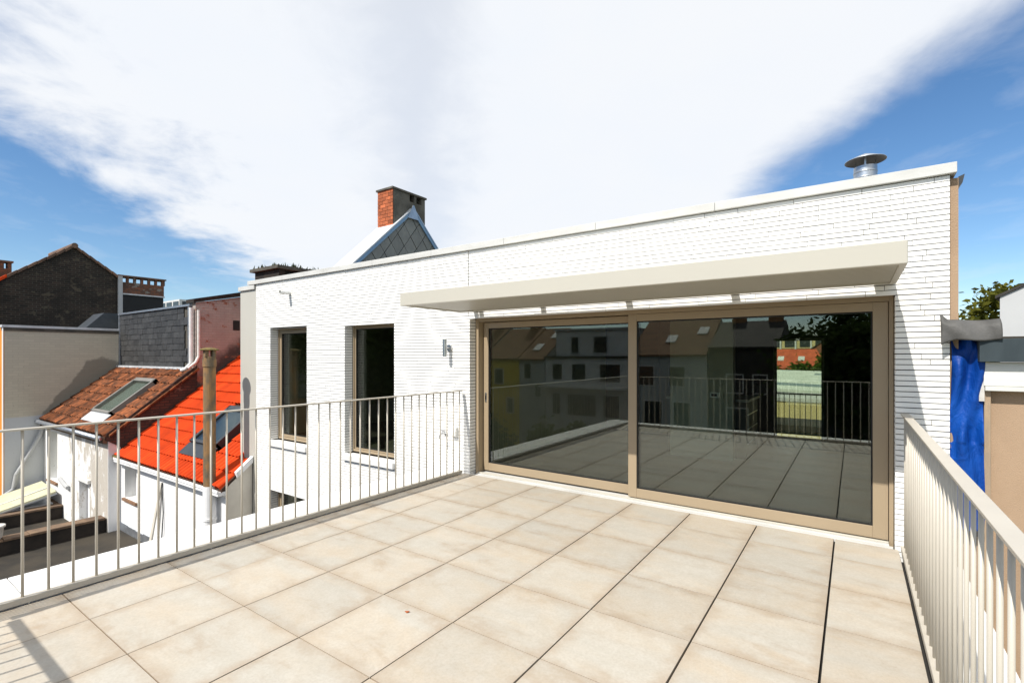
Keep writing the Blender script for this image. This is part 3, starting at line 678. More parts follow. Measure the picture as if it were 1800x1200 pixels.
def roof_window(parent, x0, x1, y0, y1, zf, k, fm, apron=None, bl='far_grey'):
    def P(x, y, h): return (x, y - h * math.sin(math.atan(k)), zf(y) + h * math.cos(math.atan(k)))
    t = .055; f = MB()
    for a, b, c, d in ((x0, x0 + t * 1.6, y0, y1), (x1 - t * 1.6, x1, y0, y1), (x0, x1, y0, y0 + t), (x0, x1, y1 - t * 1.8, y1)):
        top = [P(a, c, .15), P(b, c, .15), P(b, d, .15), P(a, d, .15)]; dn = Vector(P(a, c, -.02)) - Vector(P(a, c, .15)); f.prism(top, dn)
    w = f.build('roof_window', fm, parent, .004)
    MB().prism([P(x0 + .06, y0 + .04, .12), P(x1 - .06, y0 + .04, .12), P(x1 - .06, y1 - .06, .12), P(x0 + .06, y1 - .06, .12)], Vector(P(0, 0, .10)) - Vector(P(0, 0, .12))).build('pane', 'roof_glass', w)
    MB().prism([P(x0 + .06, y0 + .04, .05), P(x1 - .06, y0 + .04, .05), P(x1 - .06, y1 - .06, .05), P(x0 + .06, y1 - .06, .05)], Vector(P(0, 0, .04)) - Vector(P(0, 0, .05))).build('blind', bl, w)
    if apron: MB().prism([P(x0 - .05, y0 - .24, .075), P(x1 + .05, y0 - .24, .075), P(x1 + .05, y0 - .001, .085), P(x0 - .05, y0 - .001, .085)], Vector(P(0, 0, .06)) - Vector(P(0, 0, .08))).build('apron', apron, w)
    return w
zA = lambda y: -0.93 + KA * (y - YA + .1) + .03
roof_window(an, -12.25, -11.05, 5.02, 5.90, zA, KA, 'black_frame', 'black_frame', 'slate_fascia')
# rusty flue in front of the annex
pf = thing('rusty_flue', (-10.06, 4.40, -2.8), 'tall rusty brown flue pipe with mossy slab cap before the orange roof', 'flue')
fx_, fy_ = -10.06, 4.40
MB().cyl((fx_, fy_, -0.90), (fx_, fy_, 1.55), .105, n=20).build('pipe', 'rusty_pipe', pf, 0, False)
MB().cyl((fx_, fy_, 1.36), (fx_, fy_, 1.50), .117, n=20).build('collar', 'rusty_pipe', pf)
for k in range(4):
    a = k * math.pi / 2 + .5; MB().box(fx_ + .085 * math.cos(a) - .03, fx_ + .085 * math.cos(a) + .03, fy_ + .085 * math.sin(a) - .03, fy_ + .085 * math.sin(a) + .03, 1.545, 1.665).build('cap_support', 'rusty_pipe', pf)
MB().lathe((fx_, fy_, 1.665), [(0, 0), (.155, 0), (.165, .012), (.15, .03), (.08, .05), (0, .06)], 14).build('cap', 'lichen', pf)
MB().cyl((fx_, fy_, -2.79), (fx_, fy_, -0.901), .112, n=20).build('lower_pipe', 'white_paint_wall', pf)
for z in (-1.55, -2.3): MB().cyl((fx_, fy_, z), (fx_, fy_, z + .05), .124, n=20).build('clamp', 'white_paint_wall', pf)
lb = MB().prism([(-13.02, YA - .16, -2.79), (-12.90, YA - .16, -2.79), (-12.60, YA - .03, -1.25), (-12.66, YA - .03, -1.25)], (0, .03, 0)).build('leaning_strip', 'cream_grey_wall'); tag(lb, 'narrow grey strip leaning against the white annex wall', 'board')  # slanted grey strip, narrower towards the top
cbm = MB().tube([(-12.60, YA - .02, -1.24), (-12.50, YA - .03, -1.9), (-12.58, YA - .04, -2.6), (-12.75, YA - .06, -2.78)], .012).build('hanging_cable', 'black_frame'); tag(cbm, 'thin dark cable hanging down the white annex wall', 'cable')

# --- annex with the brown roof, slate clad upper wall, pink flank
YB2 = 4.30; XB0 = -20.87
bn = thing('peeling_annex', (-18, 4.4, -8), 'peeling white annex with weathered brown tiled roof under the slate wall', 'house')
wall_y(XB0 + .003, XA - .02, -7.9, -0.47, YB2, .3, [(-20.30, -19.45, -2.2, -0.72), (-17.42, -16.55, -7.9, -1.78)], 'peeling_wall', bn)
px_poly(bn, 'side_wall', 'white_paint_wall', XA - .001, .019, [(YB2 - .002, -7.9), (YA + .2, -7.9), (YA + .2, -0.92), (YB2 - .002, -0.50)])
w = wall_y(-20.30, -19.45, -2.2, -0.72, YB2 + .2, .05, [(-20.22, -19.53, -2.12, -0.80)], 'white_plastic', bn, 'window'); box(-20.22, -19.53, YB2 + .21, YB2 + .23, -2.12, -0.80).build('pane', 'window_glass', w)
box(-20.36, -19.38, YB2 - .06, YB2 + .19, -2.26, -2.201).build('sill', 'brown_sill', bn)
box(-17.42, -16.55, YB2 + .18, YB2 + .24, -7.9, -1.78).build('door', 'white_paint_wall', bn); box(-17.5, -16.45, YB2 - .07, YB2 - .001, -1.79, -1.70).build('lintel', 'white_stone', bn)
MB().tube([(-19.0, YB2 - .05, -2.0), (-18.5, YB2 - .05, -2.12), (-18.2, YB2 - .05, -2.15)], .055, 10).build('pipe_stub', 'far_grey', bn)
KB = 0.80; zB = lambda y: -0.43 + KB * (y - YB2 + .08)
rb = MB().prism([(XB0, YB2 - .08, -0.43), (XA + .03, YB2 - .08, -0.43), (XA + .03, 6.26, zB(6.26)), (XB0, 6.26, zB(6.26))], (0, 0, -.06)).build('roof', 'roof_under', bn)
btile = roof_tile_mesh('roof_tile', 'brown_tile', 0.228, 0.30, 1, 0.085, 7)
def skipB(x, y): return (-17.62 < x < -16.02 and 4.5 < y < 5.78)
tiled_roof(rb, XB0 + .02, YB2 - .10, -0.455, KB, 25, 0.2285, 8, 0.247, btile, skipB, rg, 0.008)
roof_window(bn, -17.55, -16.1, 4.66, 5.74, lambda y: zB(y) + .03, KB, 'grey_frame', 'white_zinc')
gt = MB(); gt.cyl((XB0 + .05, YB2 - .17, -0.46), (XA - .02, YB2 - .17, -0.46), .06, n=12); gt.build('gutter', 'zinc', bn, 0, True)
box(XB0 + .02, XA - .03, YB2 - .10, YB2 - .003, -0.60, -0.472).build('eave_board', 'brown_ledge', bn)
# flank below the brown roof and the pink wall above
px_poly(bn, 'flank_wall', 'flank_brick', XA + .025, .05, [(YA + .0, -1.1), (6.30, 0.35), (6.30, 1.32), (YB2 - .05, -0.36), (YB2 - .05, -0.52), (YA + .0, -0.72)])
for i in range(14):
    y = YB2 + i * .145; z = zB(y); MB().prism([(XA + .02, y, z - .02), (XA + .095, y, z - .03), (XA + .095, y + .14, z + .09), (XA + .02, y + .14, z + .10)], (0, 0, -.05)).build('verge_tile', 'brown_tile', bn)
sh = thing('slate_house', (-18, 6.3, -8), 'old house wall clad in dark slates above the brown roof', 'house')
px_poly(sh, 'side_wall', 'pink_brick', XA - .003, .25, [(6.27, -1.0), (9.2, -1.0), (9.2, 3.72), (6.27, 3.06)])
# small vent opening frame on the pink wall
box(XA - .002, XA + .006, 7.28, 7.47, 2.33, 2.62).build('vent', 'rubber', sh)
px_poly(sh, 'roof_edge', 'dark_brown', XA + .06, .5, [(6.20, 3.055), (9.2, 3.735), (9.2, 3.90), (6.20, 3.16)])
box(XB0 + .01, XA - .27, 6.262, 6.5, -1.0, 2.97).build('wall', 'dark_render', sh)
box(XB0 - .02, XA - .20, 6.19, 9.0, 2.972, 3.03).build('roof', 'zinc', sh)
SX, SZ, sw, shh = XB0 + .06, 1.22, 0.30, 0.176
sme = [MB().box(0, wd - .006, 0, .012, 0, shh * 1.25).mesh('slate', 'slate') for wd in (0.42, 0.36, 0.48)]
rows = 10
for r in range(rows):
    x = SX - (r % 2) * .15 * 0; x = SX; i = 0
    first = (r % 2) * .15
    while x < XA - .72:
        q = sme[rg.randrange(3)]; wd = 0.15 if (first and i == 0) else None
        wv = q.vertices[1].co.x + .006
        piece('slate', q, sh, (x, 6.226 + rg.uniform(-.004, .004), SZ + r * shh + rg.uniform(-.008, .008)), (-0.06 + rg.uniform(-.02, .01), rg.uniform(-.012, .012), 0))
        x += wv - (0.12 if first and i == 0 else 0); i += 1
for i in range(19): MB().box(SX + i * .285, SX + .27 + i * .285, 6.12, 6.232, 1.185 + .006 * (i % 2), 1.245).build('flashing', 'white_zinc', sh)
MB().box(SX - .05, SX + .02, 6.20, 6.26, 1.2, 2.95).build('corner_trim', 'zinc', sh)
box(XA - .33, XA - .27, 6.20, 6.258, 1.2, 2.95).build('corner_trim', 'zinc', sh)
dp = MB().tube([(XA - .10, 6.19, 2.92), (XA - .10, 6.19, 1.35), (XA - .22, 6.10, 1.20), (XA - .30, 6.02, 1.16)], .05, 12).build('white_downpipe', 'white_plastic'); tag(dp, 'white plastic downpipe at the corner of the slate wall', 'downpipe')
dp = MB().tube([(XA + .06, 6.32, 2.85), (XA + .06, 6.32, 1.55), (XA + .06, 6.24, 1.38), (XA + .06, 6.05, 1.22)], .038, 12).build('beige_downpipe', 'board_white'); tag(dp, 'thin beige downpipe on the edge of the pink brick wall', 'downpipe')
# main volumes behind, hidden for the most part
box(XA + .02, -10.23, 8.05, 12.5, -8, 2.90).build('main_block', 'cream_grey_wall', an)

# --- grey party wall, orange front, low roofs
cn = thing('party_wall_house', (-21, 5, -8), 'house with grey washed party wall and orange front at the left edge', 'house')
px_poly(cn, 'party_wall', 'grey_party_wall', XB0, .30, [(3.42, -7.9), (6.55, -7.9), (6.55, 2.42), (3.42, 2.42)])
box(XB0 - .36, XB0 + .05, 3.36, 6.55, 2.425, 2.50).build('wall_coping', 'white_zinc', cn)
box(XB0 - .32, XB0 + .03, 3.40, 6.50, 2.33, 2.421).build('wall_head', 'dark_render', cn)
box(-27.5, XB0 - .004, 3.405, 3.6, -7.9, 2.42).build('front_wall', 'orange_paint', cn)
box(XB0 - .10, XB0 + .012, 3.385, 3.404, -7.9, 2.42).build('corner_bead', 'white_paint_wall', cn)
box(-26.6, XB0 - .31, 3.61, 9.0, 2.2, 2.35).build('flat_roof', 'flat_roof', cn)
px_poly(cn, 'roof_light', 'black_frame', -21.35, 1.1, [(5.30, 2.36), (6.50, 2.36), (6.50, 3.06), (5.94, 3.06)])
dp = MB().tube([(XB0 + .08, 4.27, -0.60), (XB0 + .08, 4.17, -0.92), (XB0 + .08, 3.84, -1.66), (XB0 + .08, 3.66, -2.02), (XB0 + .08, 3.60, -2.45), (XB0 + .10, 3.3, -2.66), (XB0 + .4, 2.6, -2.9)], .052, 12).build('grey_downpipe', 'far_grey'); tag(dp, 'grey zigzag downpipe running down the grey party wall', 'downpipe')
structure(box(-15.26, -4.93, -4.0, 4.53, -3.0, -2.80).build('lower_flat_roof', 'flat_roof')); structure(box(-20.86, -15.57, -4.0, 4.29, -3.3, -3.12).build('yard_roof', 'flat_roof'))
lw = thing('low_wall', (-15.4, 2, -3.1), 'low brown brick wall along the dark flat roof below', 'wall')
box(-15.56, -15.27, -4.0, 4.28, -3.1, -2.50).build('body', 'dark_brown', lw)
yy = -4.0
while yy < 4.2:
    l = rg.uniform(.35, .6); box(-15.585 - rg.uniform(0, .012), -15.245 + rg.uniform(-.01, .012), yy + .006, min(4.27, yy + l), -2.497, -2.45 + rg.uniform(-.012, .012)).build('cap_stone', 'brown_ledge', lw, .008); yy += l
ld = thing('roof_ledge', (-19.5, 2, -3.1), 'brown roofing felt ledge below the pale skylight lid', 'ledge')
box(-20.4, -18.87, -4.0, 4.28, -3.11, -2.80).build('body', 'dark_brown', ld); box(-20.42, -18.84, -4.0, 4.285, -2.797, -2.75).build('top', 'brown_ledge', ld)
sl = thing('skylight_lid', (-19.8, 3.8, -2.7), 'tilted pale yellow skylight lid beside the grey party wall', 'skylight')
MB().prism([(-20.60, 2.95, -2.62), (-19.15, 2.95, -2.70), (-19.05, 4.18, -2.36), (-20.55, 4.18, -2.28)], (0, 0, -.05)).build('lid', 'polycarbonate', sl)
MB().prism([(-20.62, 2.93, -2.672), (-19.12, 2.93, -2.752), (-19.02, 4.20, -2.412), (-20.57, 4.20, -2.332)], (0, 0, -.04)).build('frame', 'zinc', sl)
MB().prism([(-19.70, 2.94, -2.655), (-19.66, 2.94, -2.657), (-19.60, 4.18, -2.30), (-19.64, 4.18, -2.298)], (0, 0, -.02)).build('glazing_bar', 'white_plastic', sl)
box(-20.5, -19.2, 3.1, 4.15, -2.75, -2.71).build('kerb', 'zinc', sl)
pt = MB().lathe((-15.40, 2.37, -2.45), [(0, 0), (.09, 0), (.13, .05), (.15, .26), (.18, .27), (.18, .31), (.14, .31), (.13, .25), (0, .25)], 16).build('stone_pot', 'pot_white', None, 0, True); tag(pt, 'small pale stone pot on the low brown wall', 'pot')

# --- dark brick gable with its stack
gb = thing('dark_gable', (-27, 6, -8), 'shaded dark brick gable with ridge tiles at the far left', 'house')
px_poly(gb, 'wall', 'gable_brick_dark', -26.7, .4, [(0.2, -8), (7.92, -8), (7.92, 5.00), (6.42, 6.10), (0.2, 1.37)])
for k, (ya, za, yb, zb, n_) in enumerate(((0.2, 1.39, 6.42, 6.12, 22), (7.95, 5.02, 6.42, 6.12, 6))):
    for i in range(n_):
        f0, f1 = i / n_, (i + .96) / n_; y0, y1 = ya + (yb - ya) * f0, ya + (yb - ya) * f1; z0, z1 = za + (zb - za) * f0, za + (zb - za) * f1
        MB().prism([(-26.62, y0, z0 - .06), (-26.62, y1, z1 - .03), (-26.62, y1, z1 + .085), (-26.62, y0, z0 + .06)] if k == 0 else [(-26.62, y1, z1 - .03), (-26.62, y0, z0 - .06), (-26.62, y0, z0 + .06), (-26.62, y1, z1 + .085)], (-.5, 0, 0)).build('verge_tile', 'ridge_tile' if (k or i > 14) else 'orange_tile', gb)
MB().cyl((-26.55, 6.42, 6.15), (-30, 6.42, 6.15), .11, n=10).build('ridge', 'ridge_tile', gb)
MB().prism([(-26.8, 0.2, 1.40), (-26.8, 6.42, 6.12), (-33, 6.42, 6.12), (-33, 0.2, 1.40)], (0, 0, -.1)).build('roof', 'far_roof', gb)
stk = thing('vented_stack', (-27, 8.8, 2), 'wide brick chimney stack with row of vents beside the dark gable', 'chimney')
box(-27.25, -26.70, 7.95, 9.68, 4.36, 4.86).build('body', 'stack_brick', stk)
for i in range(7): y = 7.95 + i * .272; box(-26.80, -26.702, y, y + .098 + (0.04 if i in (0, 6) else 0), 4.862, 5.10).build('pier', 'stack_brick', stk)
box(-27.32, -26.64, 7.90, 9.76, 5.102, 5.165).build('cap', 'ridge_tile', stk)
box(-27.24, -26.71, 7.95, 9.66, -8, 4.30).build('lower_wall', 'rubber', stk); box(-27.3, -26.64, 7.94, 9.70, 4.302, 4.357).build('ledge', 'white_zinc', stk)
box(-26.69, -26.60, 7.90, 8.06, -8, 5.10).build('pilaster', 'far_grey', stk)
sc = thing('square_chimney', (-28, 4.5, 3), 'small square brick chimney at the left picture edge', 'chimney')
box(-28.4, -28.0, 4.25, 4.80, 2.9, 5.08).build('body', 'stack_brick', sc)
for i in range(3): box(-28.4, -28.0, 4.25 + i * .22, 4.36 + i * .22, 5.082, 5.33).build('pier', 'stack_brick', sc)
box(-28.45, -27.96, 4.20, 4.85, 5.332, 5.40).build('cap', 'ridge_tile', sc)

# --- slate clad firewall with the brick chimney, above the white house
fw = thing('slate_gable', (-10.5, 9.7, -8), 'grey diamond slate gable with zinc edges rising behind the white wall', 'gable')
PK = (9.77, 5.70); fy0, fz0 = 6.6, 2.78; by0, bz0 = 12.3, 3.22
px_poly(fw, 'wall', 'slate_fascia', -10.225, .62, [(fy0, -8), (by0, -8), (by0, bz0), PK, (fy0, fz0)])
def clip(poly, a, b):
    out = []
    def ins(p): return (b[0] - a[0]) * (p[1] - a[1]) - (b[1] - a[1]) * (p[0] - a[0]) >= 0
    for i in range(len(poly)):
        p, q = poly[i], poly[(i + 1) % len(poly)]; ip, iq = ins(p), ins(q)
        if ip: out.append(p)
        if ip != iq:
            d = (b[0] - a[0]) * (q[1] - p[1]) - (b[1] - a[1]) * (q[0] - p[0]); n_ = (b[0] - a[0]) * (a[1] - p[1]) - (b[1] - a[1]) * (a[0] - p[0]); t = n_ / d
            out.append((p[0] + t * (q[0] - p[0]), p[1] + t * (q[1] - p[1])))
    return out
reg = [(fy0 + .1, 3.2), (by0 - .4, 3.2), (by0 - .1, bz0), (PK[0], PK[1] - .08), (fy0 + .1, fz0 + .02)]
DS = 0.30
for i in range(-14, 15):
    for j in range(-14, 15):
        cy, cz = 9.70 + (i + j) * DS * .78, 4.6 + (i - j) * DS
        r = .955; poly = [(cy, cz - DS * r), (cy + DS * .78 * r, cz), (cy, cz + DS * r), (cy - DS * .78 * r, cz)]
        poly = clip(poly, (fy0, 3.25), (by0, 3.25)); 
        if len(poly) < 3: continue
        poly = clip(poly, (by0, bz0 - .06), (PK[0], PK[1] - .06))
        if len(poly) < 3: continue
        poly = clip(poly, (PK[0], PK[1] - .06), (fy0, fz0 - .06))
        if len(poly) < 3: continue
        MB().prism([(-10.205 + .006 * ((i + j) % 2), y, z) for y, z in poly], (-.014, 0, 0)).build('slate', 'slate_diamond', fw)
for a, b, m1, m2 in (((fy0, fz0), PK, 'blue_zinc', 'white_zinc'), (PK, (by0, bz0), 'blue_zinc', 'zinc')):
    dy, dz = b[0] - a[0], b[1] - a[1]; L_ = math.hypot(dy, dz); ny, nz = -dz / L_, dy / L_
    MB().prism([(-10.16, a[0], a[1]), (-10.16, b[0], b[1]), (-10.16, b[0] - ny * .085, b[1] - nz * .085), (-10.16, a[0] - ny * .085, a[1] - nz * .085)][::-1], (-.035, 0, 0)).build('edge_strip', m1, fw)
    MB().prism([(-10.15, a[0], a[1]), (-10.15, b[0], b[1]), (-10.90, b[0], b[1]), (-10.90, a[0], a[1])], (0, ny * .03, nz * .03)).build('capping', m2, fw)
MB().prism([(-10.14, PK[0] - .22, PK[1] - .30), (-10.14, PK[0] + .2, PK[1] - .30), (-10.14, PK[0] + .02, PK[1] + .08), (-10.14, PK[0] - .03, PK[1] + .08)], (-.03, 0, 0)).build('peak_flashing', 'zinc', fw)
ch = thing('brick_chimney', (-10.56, 9.7, 4.4), 'orange brick and grey rendered chimney standing behind the slate gable', 'chimney')
cx0, cx1, cy0, cy1 = -10.875, -10.25, 9.10, 10.31
cb_ = MB(); cb_.box(cx0 + .02, cx1, cy0 + .02, cy1, 4.0, 5.90); cb_.box(cx0 + .02, cx1, cy0 + .02, 9.71, 5.902, 6.095); cb_.box(cx0 + .02, cx1, 9.89, 9.97, 5.902, 6.095); cb_.box(cx0 + .02, cx1, 10.17, cy1, 5.902, 6.095)
cb_.build('body', 'dark_render_chimney', ch)
box(cx0 + .03, cx1 - .012, cy0 + .008, cy0 + .019, 4.3, 6.09).build('joint', 'chimney_joint', ch)
box(cx0 - .03, cx1 + .03, cy0 - .04, cy1 + .05, 6.10, 6.155).build('cap', 'dark_render_chimney', ch, .006)
for r in range(18):
    z = 4.42 + r * .0935; x = cx0 + .004; k = 0
    while x < cx1 - .03:
        l = 0.105 if (r % 2 and k == 0) else 0.215; e = min(cx1, x + l)
        box(x + .005, e - .005, cy0 - .004 + rg.uniform(-.003, .003), cy0 + .012, z + .005, z + .088).build('brick', 'chimney_brick', ch); x = e; k += 1
lead = MB()
for i in range(5): lead.prism([(-10.72 + i * .10, cy0 - .02, 4.86 - i * .006), (-10.63 + i * .10, cy0 - .02, 4.86), (-10.63 + i * .10, cy0 - .02, 5.02 + .02 * (i % 2)), (-10.70 + i * .10, cy0 - .02, 5.00)], (0, .012, 0))
lead.build('lead_flashing', 'white_zinc', ch)
# --- low chimney with plants on top
c2 = thing('overgrown_chimney', (-13.7, 7.9, 2.9), 'low dark chimney with weeds growing on its slab, left of the brick chimney', 'chimney')
box(-14.35, -13.05, 7.50, 9.3, 2.85, 3.62).build('body', 'dark_brown', c2)
for i in range(4): box(-14.33, -13.06, 7.50 + i * .55, 7.68 + i * .55, 3.622, 3.98).build('pier', 'dark_brown', c2)
box(-14.25, -13.2, 7.6, 9.3, 3.621, 3.975).build('flue_core', 'rubber', c2)
box(-14.44, -12.96, 7.40, 9.5, 3.982, 4.07).build('slab', 'dark_render', c2)
pl = MB()
for i in range(260):
    x, y = rg.uniform(-14.4, -13.0), rg.uniform(7.42, 9.45); h = rg.uniform(.04, .16); s = rg.uniform(.02, .05); a = rg.uniform(0, 6.28)
    pl.v += [(x - s * math.cos(a), y - s * math.sin(a), 4.07), (x + s * math.cos(a), y + s * math.sin(a), 4.07), (x + rg.uniform(-.05, .05), y + rg.uniform(-.05, .05), 4.07 + h)]; b = len(pl.v); pl.f.append((b - 3, b - 2, b - 1))
stuff(pl.build('weeds', 'plant_dark', c2))

# --- far tower block
tw = thing('tower_block', (-158, 62, -8), 'distant white tower block with rows of windows on the skyline', 'building')
box(-172, -150, 58, 80, -8, 17.0).build('body', 'far_white', tw)
for r in range(8):
    z = 15.2 - r * 2.3
    for i in range(5): box(-171 + i * 4.3, -167.6 + i * 4.3, 57.9, 57.99, z, z + 1.3).build('window', 'far_window', tw)
    for i in range(5): box(-149.99, -149.9, 58.7 + i * 4.3, 62.0 + i * 4.3, z, z + 1.3).build('window', 'far_window', tw)

# ------------------------------------------------------------------ right hand neighbour
rn = thing('rendered_house', (1.5, 5.3, -8), 'beige rendered house wall under a dark slate fascia at the right edge', 'house')
box(0.664, 7.0, 5.10, 5.4, -8, 1.50).build('wall', 'beige_render', rn)
box(0.795, 7.0, 5.02, 5.098, 1.335, 1.512).build('board', 'board_white', rn, .003); box(0.802, 7.0, 5.012, 5.097, 1.300, 1.333).build('board', 'board_white', rn, .003)
box(0.762, 7.0, 4.955, 5.6, 1.515, 1.685).build('fascia', 'slate_fascia', rn, .003)
box(0.80, 7.0, 5.0, 10, 1.686, 1.70).build('roof', 'flat_roof', rn)
box(0.802, 0.838, 5.055, 5.099, -1.5, 1.298).build('timber_post', 'timber', rn)
box(0.770, 0.800, 5.03, 5.06, 1.22, 1.44).build('broken_batten', 'pot_white', rn)
def tarp(u, v):
    x = 0.612 + u * 0.188 + 0.006 * math.sin(v * 9); z = 0.235 + v * 1.47
    t = 1 - v
    y = 5.045 + 0.016 * math.sin(u * 9 + 5.5 * v * v) + 0.014 * math.sin((u * 1.3 + v * 3.1) * 6) * v + 0.020 * math.sin((u - v * 1.4) * 10 + 1) * (0.35 + v * .8) * (1 if v > .45 else .3) - 0.012 * math.exp(-((u - .62 - .2 * v) / .10) ** 2) * (1.2 - v)
    if v > .93: y += (v - .93) * .5
    return (x, y, z)
tb = MB(); tb.grid(tarp, 26, 110); tm = tb.build('blue_tarpaulin', 'blue_tarp', None, 0, True); tag(tm, 'creased blue tarpaulin covering the gap beside the white brick wall', 'tarpaulin')
m = tm.modifiers.new('solid', 'SOLIDIFY'); m.thickness = .002
box(0.625, 0.798, 5.02, 5.05, 0.205, 0.24).build('weighted_hem', 'dark_plastic', tm)
def felt(u, v):
    x = 0.545 + u * 0.335; s = v
    z = 1.675 + 0.155 * s + 0.005 * math.sin(u * 7) + (0.045 * math.exp(-((u - .02) / .07) ** 2)) * (s > .6) * s - 0.03 * (u < .25) * (1 - s) * (1 - u * 4)
    y = 4.93 + 0.05 * s * s + .012 * math.sin(u * 9 + s * 3) + 0.10 * max(0, s - .75)
    return (x, y, z)
ft = MB(); ft.grid(felt, 24, 12); fo2 = ft.build('roofing_felt', 'felt', None, 0, True); tag(fo2, 'loose grey roofing felt strip hanging above the blue tarpaulin', 'roofing felt')
m = fo2.modifiers.new('solid', 'SOLIDIFY'); m.thickness = .006
box(0.62, 0.86, 5.0, 5.35, 1.69, 1.80).build('batten', 'dark_plastic', fo2)

# ------------------------------------------------------------------ trees
def tree(name, label, loc, h, crown, leafm, n, seed, size=0.16, group=None):
    r = random.Random(seed); t = thing(name, loc, label, 'tree', group); L = Vector(loc)
    tk = MB(); tk.cyl(L, L + Vector((0.1, 0.05, h * .55)), .22, .13, 10)
    ends = []
    for i in range(9):
        a = r.uniform(0, 6.28); st = L + Vector((0.08, .04, h * r.uniform(.35, .55))); en = L + Vector((math.cos(a) * crown * r.uniform(.4, .8), math.sin(a) * crown * r.uniform(.4, .8), h * r.uniform(.62, .92)))
        tk.cyl(st, en, .08, .025, 6); ends.append(en)
    tk.build('trunk', 'bark', t)
    lv = MB(); cc = L + Vector((0, 0, h - crown * 1.05)); clumps = []
    for i in range(60):
        d = Vector((r.gauss(0, 1), r.gauss(0, 1), r.gauss(0, 1))).normalized() * r.uniform(.45, 1.0) ; clumps.append((cc + Vector((d.x * crown, d.y * crown, d.z * crown * 1.05)), r.uniform(.16, .34) * crown))
    for i in range(n):
        c, rad = clumps[r.randrange(len(clumps))]; p = c + Vector((r.gauss(0, .5), r.gauss(0, .5), r.gauss(0, .42))) * rad
        a = Vector((r.gauss(0, 1), r.gauss(0, 1), r.gauss(0, .6))).normalized() * size * r.uniform(.6, 1.2); b = a.orthogonal().normalized() * size * .5; b.rotate(Matrix.Rotation(r.uniform(0, 6.28), 3, a))
        k = len(lv.v); lv.v += [tuple(p - a), tuple(p + b), tuple(p + a), tuple(p - b)]; lv.f.append((k, k + 1, k + 2, k + 3))
    lv.build('crown', leafm, t); return t
tree('leafy_tree', 'olive green tree behind the roofing felt, left of the pale grey house', (5.4, 31, -8), 12.4, 3.1, 'leaves_olive', 9000, 3, .17)
pg = thing('grey_gable_house', (6, 20, -8), 'pale grey gable of a house at the right picture edge', 'house')
MB().prism([(3.16, 18, -8), (10.5, 18, -8), (10.5, 18, 3.14), (6.8, 18, 5.05), (3.16, 18, 3.12)], (2.2, 9, 0)).build('wall', 'far_house_grey', pg)
MB().prism([(3.06, 17.95, 3.08), (5.26, 27, 3.08), (9.0, 27, 5.08), (6.8, 17.95, 5.08)][::-1], (0, 0, .07)).build('roof', 'far_roof_dark', pg)

# ------------------------------------------------------------------ behind the house: seen through the rear window
hl = thing('pale_roof_hall', (-4, 45, -8), 'workshop hall with pale roof and skylight strips behind the rear window', 'hall')
MB().prism([(-16, 40, -0.35), (8, 40, -1.2), (8, 58, -0.15), (-16, 58, 0.35)], (0, 0, -.2)).build('roof', 'hall_roof', hl)
for i, (a, b) in enumerate(((42.3, 44.0), (47.0, 49.0), (52.0, 54.2))):
    f = lambda x, y: (-0.35 - (x + 16) / 24 * .85) * (58 - y) / 18 + (0.35 - (x + 16) / 24 * .5) * (y - 40) / 18 + .06
    MB().prism([(-9 + i * 3, a, f(-9 + i * 3, a)), (2.2 + i, a, f(2.2 + i, a)), (2.2 + i, b, f(2.2 + i, b)), (-9 + i * 3, b, f(-9 + i * 3, b))], (0, 0, -.05)).build('skylight', 'hall_glazing', hl)
MB().prism([(-15.9, 40.1, -8), (7.9, 40.1, -8), (7.9, 40.1, -1.42), (-15.9, 40.1, -0.58)], (0, .3, 0)).build('wall', 'hall_brick', hl)
yw = thing('yellow_block', (-3, 26, -8), 'low block with pale yellow wall and grey parapet behind the rear window', 'building')
box(-12, 6, 25, 29, -8, -0.45).build('wall', 'yellow_wall', yw); box(-12.05, 6.05, 24.95, 29.05, -0.448, -0.30).build('parapet', 'far_grey', yw)
lw2 = thing('garden_shed', (-3, 17, -8), 'low shed with dark roof and pale front wall below the rear window', 'shed')
box(-8, 4, 19, 21, -8, -0.95).build('wall', 'yellow_wall', lw2); box(-8.1, 4.1, 18.9, 21.1, -0.948, -0.75).build('roof', 'flat_roof', lw2)
for i in range(7): box(-7.2 + i * 1.5, -6.2 + i * 1.5, 18.95, 18.998, -1.7, -1.2).build('window', 'far_window', lw2)
rh = thing('red_roof_house', (-7, 82, -8), 'house with red tiled hip roof and two rooflights beyond the hall', 'house')
box(-13.5, -3.2, 80, 88, -8, 0.0).build('wall', 'hall_brick', rh)
MB().prism([(-14, 79.5, -0.1), (-2.8, 79.5, -0.1), (-4.5, 84, 2.6), (-11, 84, 2.6)], (0, 0, -.2)).build('roof', 'red_roof', rh)
for x in (-9.2, -6.6): MB().prism([(x, 81.2, 1.02), (x + .8, 81.2, 1.02), (x + .8, 82.1, 1.56), (x, 82.1, 1.56)], (0, 0, -.1)).build('rooflight', 'far_white', rh)
bh = thing('dark_gable_house', (-3, 95, -8), 'dark roofed brick house before the flats seen through the rear window', 'house')
MB().prism([(-6.5, 94, -8), (-1.5, 94, -8), (-1.5, 94, 2.2), (-4, 94, 4.0), (-6.5, 94, 2.2)], (0, 8, 0)).build('wall', 'hall_brick', bh)
MB().prism([(-6.8, 93.8, 2.1), (-4, 93.8, 4.2), (-4, 102, 4.2), (-6.8, 102, 2.1)][::-1], (0, 0, -.15)).build('roof', 'far_roof_dark', bh)
fb = thing('apartment_block', (-8, 122, -8), 'brick apartment block with white bands far beyond the hall', 'building')
box(-30, 10, 120, 130, -8, 12).build('wall', 'yellow_wall', fb)
